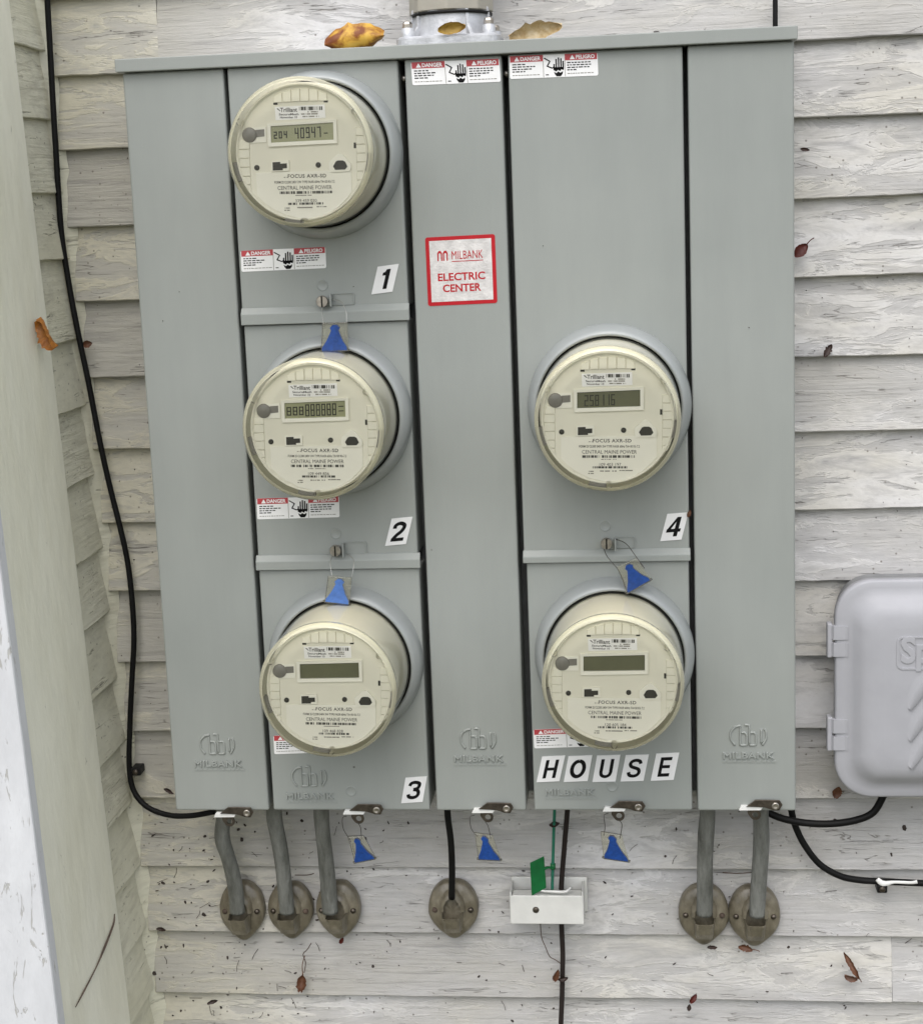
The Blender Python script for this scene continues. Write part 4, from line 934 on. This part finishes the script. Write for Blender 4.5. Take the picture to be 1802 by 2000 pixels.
# ------------------------------------------------------------------ dead leaves and debris
def leaf(px, py, Y, length, width, ang, m_, label, curl=.25, bend=.15, stem=0.0, rag=.12, tilt=0.0, seed=0, name='dead_leaf', flatwall=True, cat='leaf', group='dead leaves'):
    c = at(px, py, Y); nL, nW = 14, 8; top = []; bot = []
    ca, sa = math.cos(R(ang)), math.sin(R(ang)); ct, st_ = math.cos(R(tilt)), math.sin(R(tilt))
    for i in range(nL+1):
        t = i/nL; w = width*.5*(math.sin(math.pi*min(1, .04+.94*t))**.7)*(1+rag*nz(t*9, seed, 1))
        for j in range(nW+1):
            s_ = -1+2*j/nW
            lx = (t-.5)*length; ly = w*s_*(1+rag*.8*nz(t*13, seed+2, s_))
            d = curl*width*(s_*s_-.3)+bend*length*math.sin(t*math.pi*1.1+seed)+.05*width*nz(t*6, s_*3, seed)-.03*width*(1-abs(s_))
            ly2, d2 = ly*ct-d*st_, ly*st_+d*ct
            x, z, y = lx*ca-ly2*sa, lx*sa+ly2*ca, -d2
            top.append((c.x+x, c.y+y, c.z+z)); bot.append((c.x+x, c.y+y+.0004, c.z+z))
    mb = MB(); n1 = nW+1
    mb.add(top, [(i*n1+j, i*n1+j+1, (i+1)*n1+j+1, (i+1)*n1+j) for i in range(nL) for j in range(nW)], 0, True)
    mb.add(bot, [(i*n1+j, (i+1)*n1+j, (i+1)*n1+j+1, i*n1+j+1) for i in range(nL) for j in range(nW)], 0, True)
    if not stem: return single(mb, name, m_, tuple(c), label, cat, group)
    t = thing(name, tuple(c), label, cat, group); mb.build('blade', m_, t)
    e = Vector(top[nL*n1+nW//2]); dv = Vector((ca, -.1, sa)); nv = Vector((-sa, 0, ca))
    MB().tube([e-dv*.002, e+dv*stem*.5+nv*stem*.08, e+dv*stem], [.0009, .0006, .0007], 6).build('stem', m_, t); return t
ZLf = at(690, 88, .0).z
leaf(692, 77, .022, .074, .036, 5, 'leaf_spotted', 'large curled brown leaf with yellow spots lying on top of the cabinet', -.42, .06, 0, .30, 18, 1)
leaf(882, 53, -.006, .034, .016, 3, 'leaf_yellow', 'small yellow and brown curled leaf lying in the conduit hub', .3, .05, 0, .15, 30, 2)
leaf(1045, 59, .020, .066, .024, 10, 'leaf_tan', 'crumpled pale tan leaf on the cabinet top beside the conduit hub', .35, .06, 0, .4, 30, 3)
leaf(1280, 66, .0, .012, .006, 10, 'leaf_dark', 'tiny dark leaf scrap on the cabinet top edge', .2, .1, 0, .3, 10, 4)
leaf(93, 650, -.055, .042, .024, -48, 'leaf_orange', 'orange-brown curled leaf stuck to the corner board', .45, .16, 0, .4, 35, 5)
leaf(171, 672, .116, .014, .010, 10, 'leaf_brown', 'small brown leaf scrap caught behind the corner cable', .2, .1, 0, .2, 0, 6)
leaf(1563, 489, .118, .022, .015, 42, 'leaf_red', 'dark red leaf with a thin stem poking out behind the cabinet edge', .15, .08, .012, .1, 0, 7)
leaf(1616, 685, .122, .019, .009, 58, 'leaf_dark', 'torn blackish leaf piece on the bare clapboard', .2, .1, 0, .35, 0, 8)
leaf(1571, 292, .122, .012, .005, -10, 'leaf_dark', 'small dark seed husk on the clapboard near the cabinet', .2, .1, 0, .1, 0, 9)
leaf(1634, 1548, .119, .018, .013, 75, 'leaf_brown', 'triangular brown leaf below the corner of the utility box', .15, .1, 0, .2, 0, 10)
leaf(1662, 1886, .117, .040, .008, -60, 'leaf_brown', 'long curled brown leaf hanging on the lower clapboards', .4, .12, .006, .3, 0, 11)
leaf(1661, 1908, .115, .018, .011, -10, 'leaf_brown', 'short curled brown leaf scrap tangled with the long curled leaf', .4, .1, 0, .3, 20, 12)
leaf(1353, 1950, .119, .016, .008, 55, 'leaf_red', 'small dark red leaf on the lower clapboards below the sill plate pair', .3, .1, 0, .3, 0, 13)
leaf(1345, 1968, .119, .009, .006, 80, 'leaf_dark', 'dark leaf crumb just below the small dark red leaf', .3, .1, 0, .3, 0, 14)
leaf(589, 1920, .117, .026, .014, 80, 'leaf_brown', 'ragged reddish leaf hanging from a thread below the three sill plates', .35, .1, .03, .45, 0, 15)
leaf(1455, 1852, .114, .020, .010, -12, 'leaf_brown', 'brown leaf caught under the pair of sill plates', .3, .1, .01, .35, 0, 16)
leaf(1390, 1850, .116, .014, .006, 5, 'leaf_dark', 'dark leaf shred beneath the plate of the pair beside the white box', .3, .1, 0, .4, 0, 17)
leaf(1086, 1905, .108, .020, .009, 70, 'leaf_brown', 'brown leaf wrapped around the dark cable under the junction box', .4, .1, 0, .3, 0, 18)
leaf(1099, 1911, .110, .014, .007, 10, 'leaf_dark', 'dark leaf knot on the cable under the junction box', .4, .1, 0, .3, 0, 19)
leaf(1082, 1609, .092, .014, .008, 5, 'leaf_dark', 'dark leaf scrap caught on the green ground wire', .4, .1, 0, .45, 0, 20)
leaf(415, 1957, .118, .016, .006, 15, 'leaf_dark', 'dark curled leaf on the lowest clapboard near the corner', .3, .1, 0, .3, 0, 21)
leaf(315, 1815, .119, .014, .006, -8, 'leaf_dark', 'dark leaf scrap under the board edge near the corner', .3, .1, 0, .4, 0, 22)
leaf(330, 1590-45, .116, .016, .006, -25, 'leaf_dark', 'dark leaf shred between the corner cable bend and the cabinet', .3, .1, 0, .5, 0, 23)
leaf(667, 1837, .113, .012, .006, 60, 'leaf_red', 'dark red leaf crumb under the point of a sill plate', .3, .1, 0, .4, 0, 24)
leaf(1345, 1003, -.003, .010, .005, 70, 'leaf_brown', 'tiny brown scrap on the corner of the number 4 sticker', .3, .1, 0, .4, 0, 25)

def twig(path, r, label, m_='twig', name='twig', cat='twig'):
    P = [at(*p) for p in path]; return single(MB().tube(P, r, 6, res=3), name, m_, tuple(P[-1]), label, cat, 'twigs and stalks')
def onside(px, py):          # a point on the face of the corner board
    d = _f+_r*((px-W/2)/FPX)-_u*((py-H/2)/FPX); x = -.53
    for _ in range(4): q = CAM+d*((x-CAM.x)/d.x); x = lean(q.z)+.0122
    return q
P = [onside(*p) for p in ((224, 1785), (222, 1805), (205, 1850), (188, 1890), (165, 1935), (148, 1967))]  # diagonal crack in the corner board, modelled as a thin tube
single(MB().tube(P, [.0006, .0014, .0018, .0009, .0013, .0006], 6, res=4), 'twig', 'twig', tuple(P[-1]), 'diagonal crack in the corner board, built as a raised brown strip', 'twig', 'twigs and stalks')
twig([(1055, 1805, .112), (1057, 1830, .118), (1065, 1850, .119), (1073, 1868, .119), (1085, 1875, .118), (1094, 1882, .117)], .0007, 'bent stalk with buds hanging below the white junction box')
twig([(608, 1842, .118), (600, 1855, .119), (592, 1864, .12), (597, 1880, .12), (594, 1900, .118)], .0007, 'thin reddish stalk hanging below the three sill plates')
twig([(576, 1709, .118), (600, 1709, .119), (613, 1706, .119)], .0008, 'short stalk lying flat between two sill plates')
twig([(1410, 1704, .118), (1440, 1706, .118), (1467, 1704, .12)], .0008, 'short stalk beside the service cable pair')

# specks of dirt, seeds and thread ends: too small and many to pick apart
random.seed(11); mb = MB()
def crumb(px, py, Y, s_, ang=None, asp=None):
    c = at(px, py, Y); a = R(random.uniform(0, 180) if ang is None else ang); asp = asp or random.uniform(.25, .8); pts = []
    for k in range(6):
        t = k*math.pi/3; r_ = s_*random.uniform(.6, 1.15); x, z = r_*math.cos(t), r_*math.sin(t)*asp
        pts.append((c.x+x*math.cos(a)-z*math.sin(a), c.z+x*math.sin(a)+z*math.cos(a)))
    v = [(p[0], Y+.0016, p[1]) for p in pts]+[(c.x, Y-.001, c.z)]; mb.add(v, [(k, (k+1) % 6, 6) for k in range(6)]+[(5, 4, 3, 2, 1, 0)])
def wally(py):               # depth of the clapboard face at this height
    z = at(900, py, .135).z
    for i in range(1, len(ZB)):
        if ZB[i] <= z < ZB[i-1]: return WY+.0155*(z-ZB[i])/(ZB[i-1]+.018-ZB[i])
    return WY
def onwall(px, py):
    y = .135
    for _ in range(3):
        z = at(px, py, y).z
        for i in range(1, len(ZB)):
            if ZB[i] <= z < ZB[i-1]: y = WY+.0155*(z-ZB[i])/(ZB[i-1]+.018-ZB[i]); break
    return y
for k in range(210):
    px, py = random.uniform(290, 1800), random.uniform(1600, 1995)
    if random.random() < .45: px = random.uniform(270, 760)
    crumb(px, py, onwall(px, py)-.002, random.choice((.0010, .0012, .0016, .0022, .0032)))
for k in range(46):
    px, py = random.uniform(1560, 1800), random.uniform(20, 1130); crumb(px, py, onwall(px, py)-.0018, random.choice((.0006, .0009, .0012)))
for k in range(40):
    py = random.uniform(150, 1550); px = random.uniform(.069*py+140, .069*py+240); crumb(px, py, onwall(px, py)-.0018, random.choice((.0006, .0009, .0014)))
for px, py in ((350, 570), (318, 627), (1060, 480), (1462, 640), (690, 560), (1275, 85)): crumb(px, py, -.0012, .0011)
for px, py, s_ in ((398, 1787, .0045), (318, 1725, .0045), (300, 1632, .0045), (472, 1640, .0045), (323, 1850, .0045), (358, 1847, .004), (300, 1902, .0055), (589, 1604, .004), (1740, 1670, .004), (1765, 1617, .005), (1022, 1702, .004), (1320, 1620, .003), (1393, 1663, .003), (560, 1590, .003)):
    crumb(px, py, onwall(px, py)-.002, s_)
for k in range(48):          # stalk ends and thread
    px, py = random.uniform(280, 1780), random.uniform(1600, 1990)
    if random.random() < .5: px = random.uniform(280, 760)
    l = random.uniform(8, 26); a = random.uniform(0, 6.28); y = onwall(px, py)-.0015; b_ = random.uniform(-3, 3)
    mb.tube([at(px, py, y), at(px+l*.5*math.cos(a)+b_, py+l*.5*math.sin(a), y-.002), at(px+l*math.cos(a), py+l*math.sin(a), y)], .00035, 4, res=2)
o = single(mb, 'debris_specks', 'dark_speck', (0, .13, -.6), 'scattered dark specks of leaf litter and thread on the clapboards', 'debris'); o['kind'] = 'stuff'
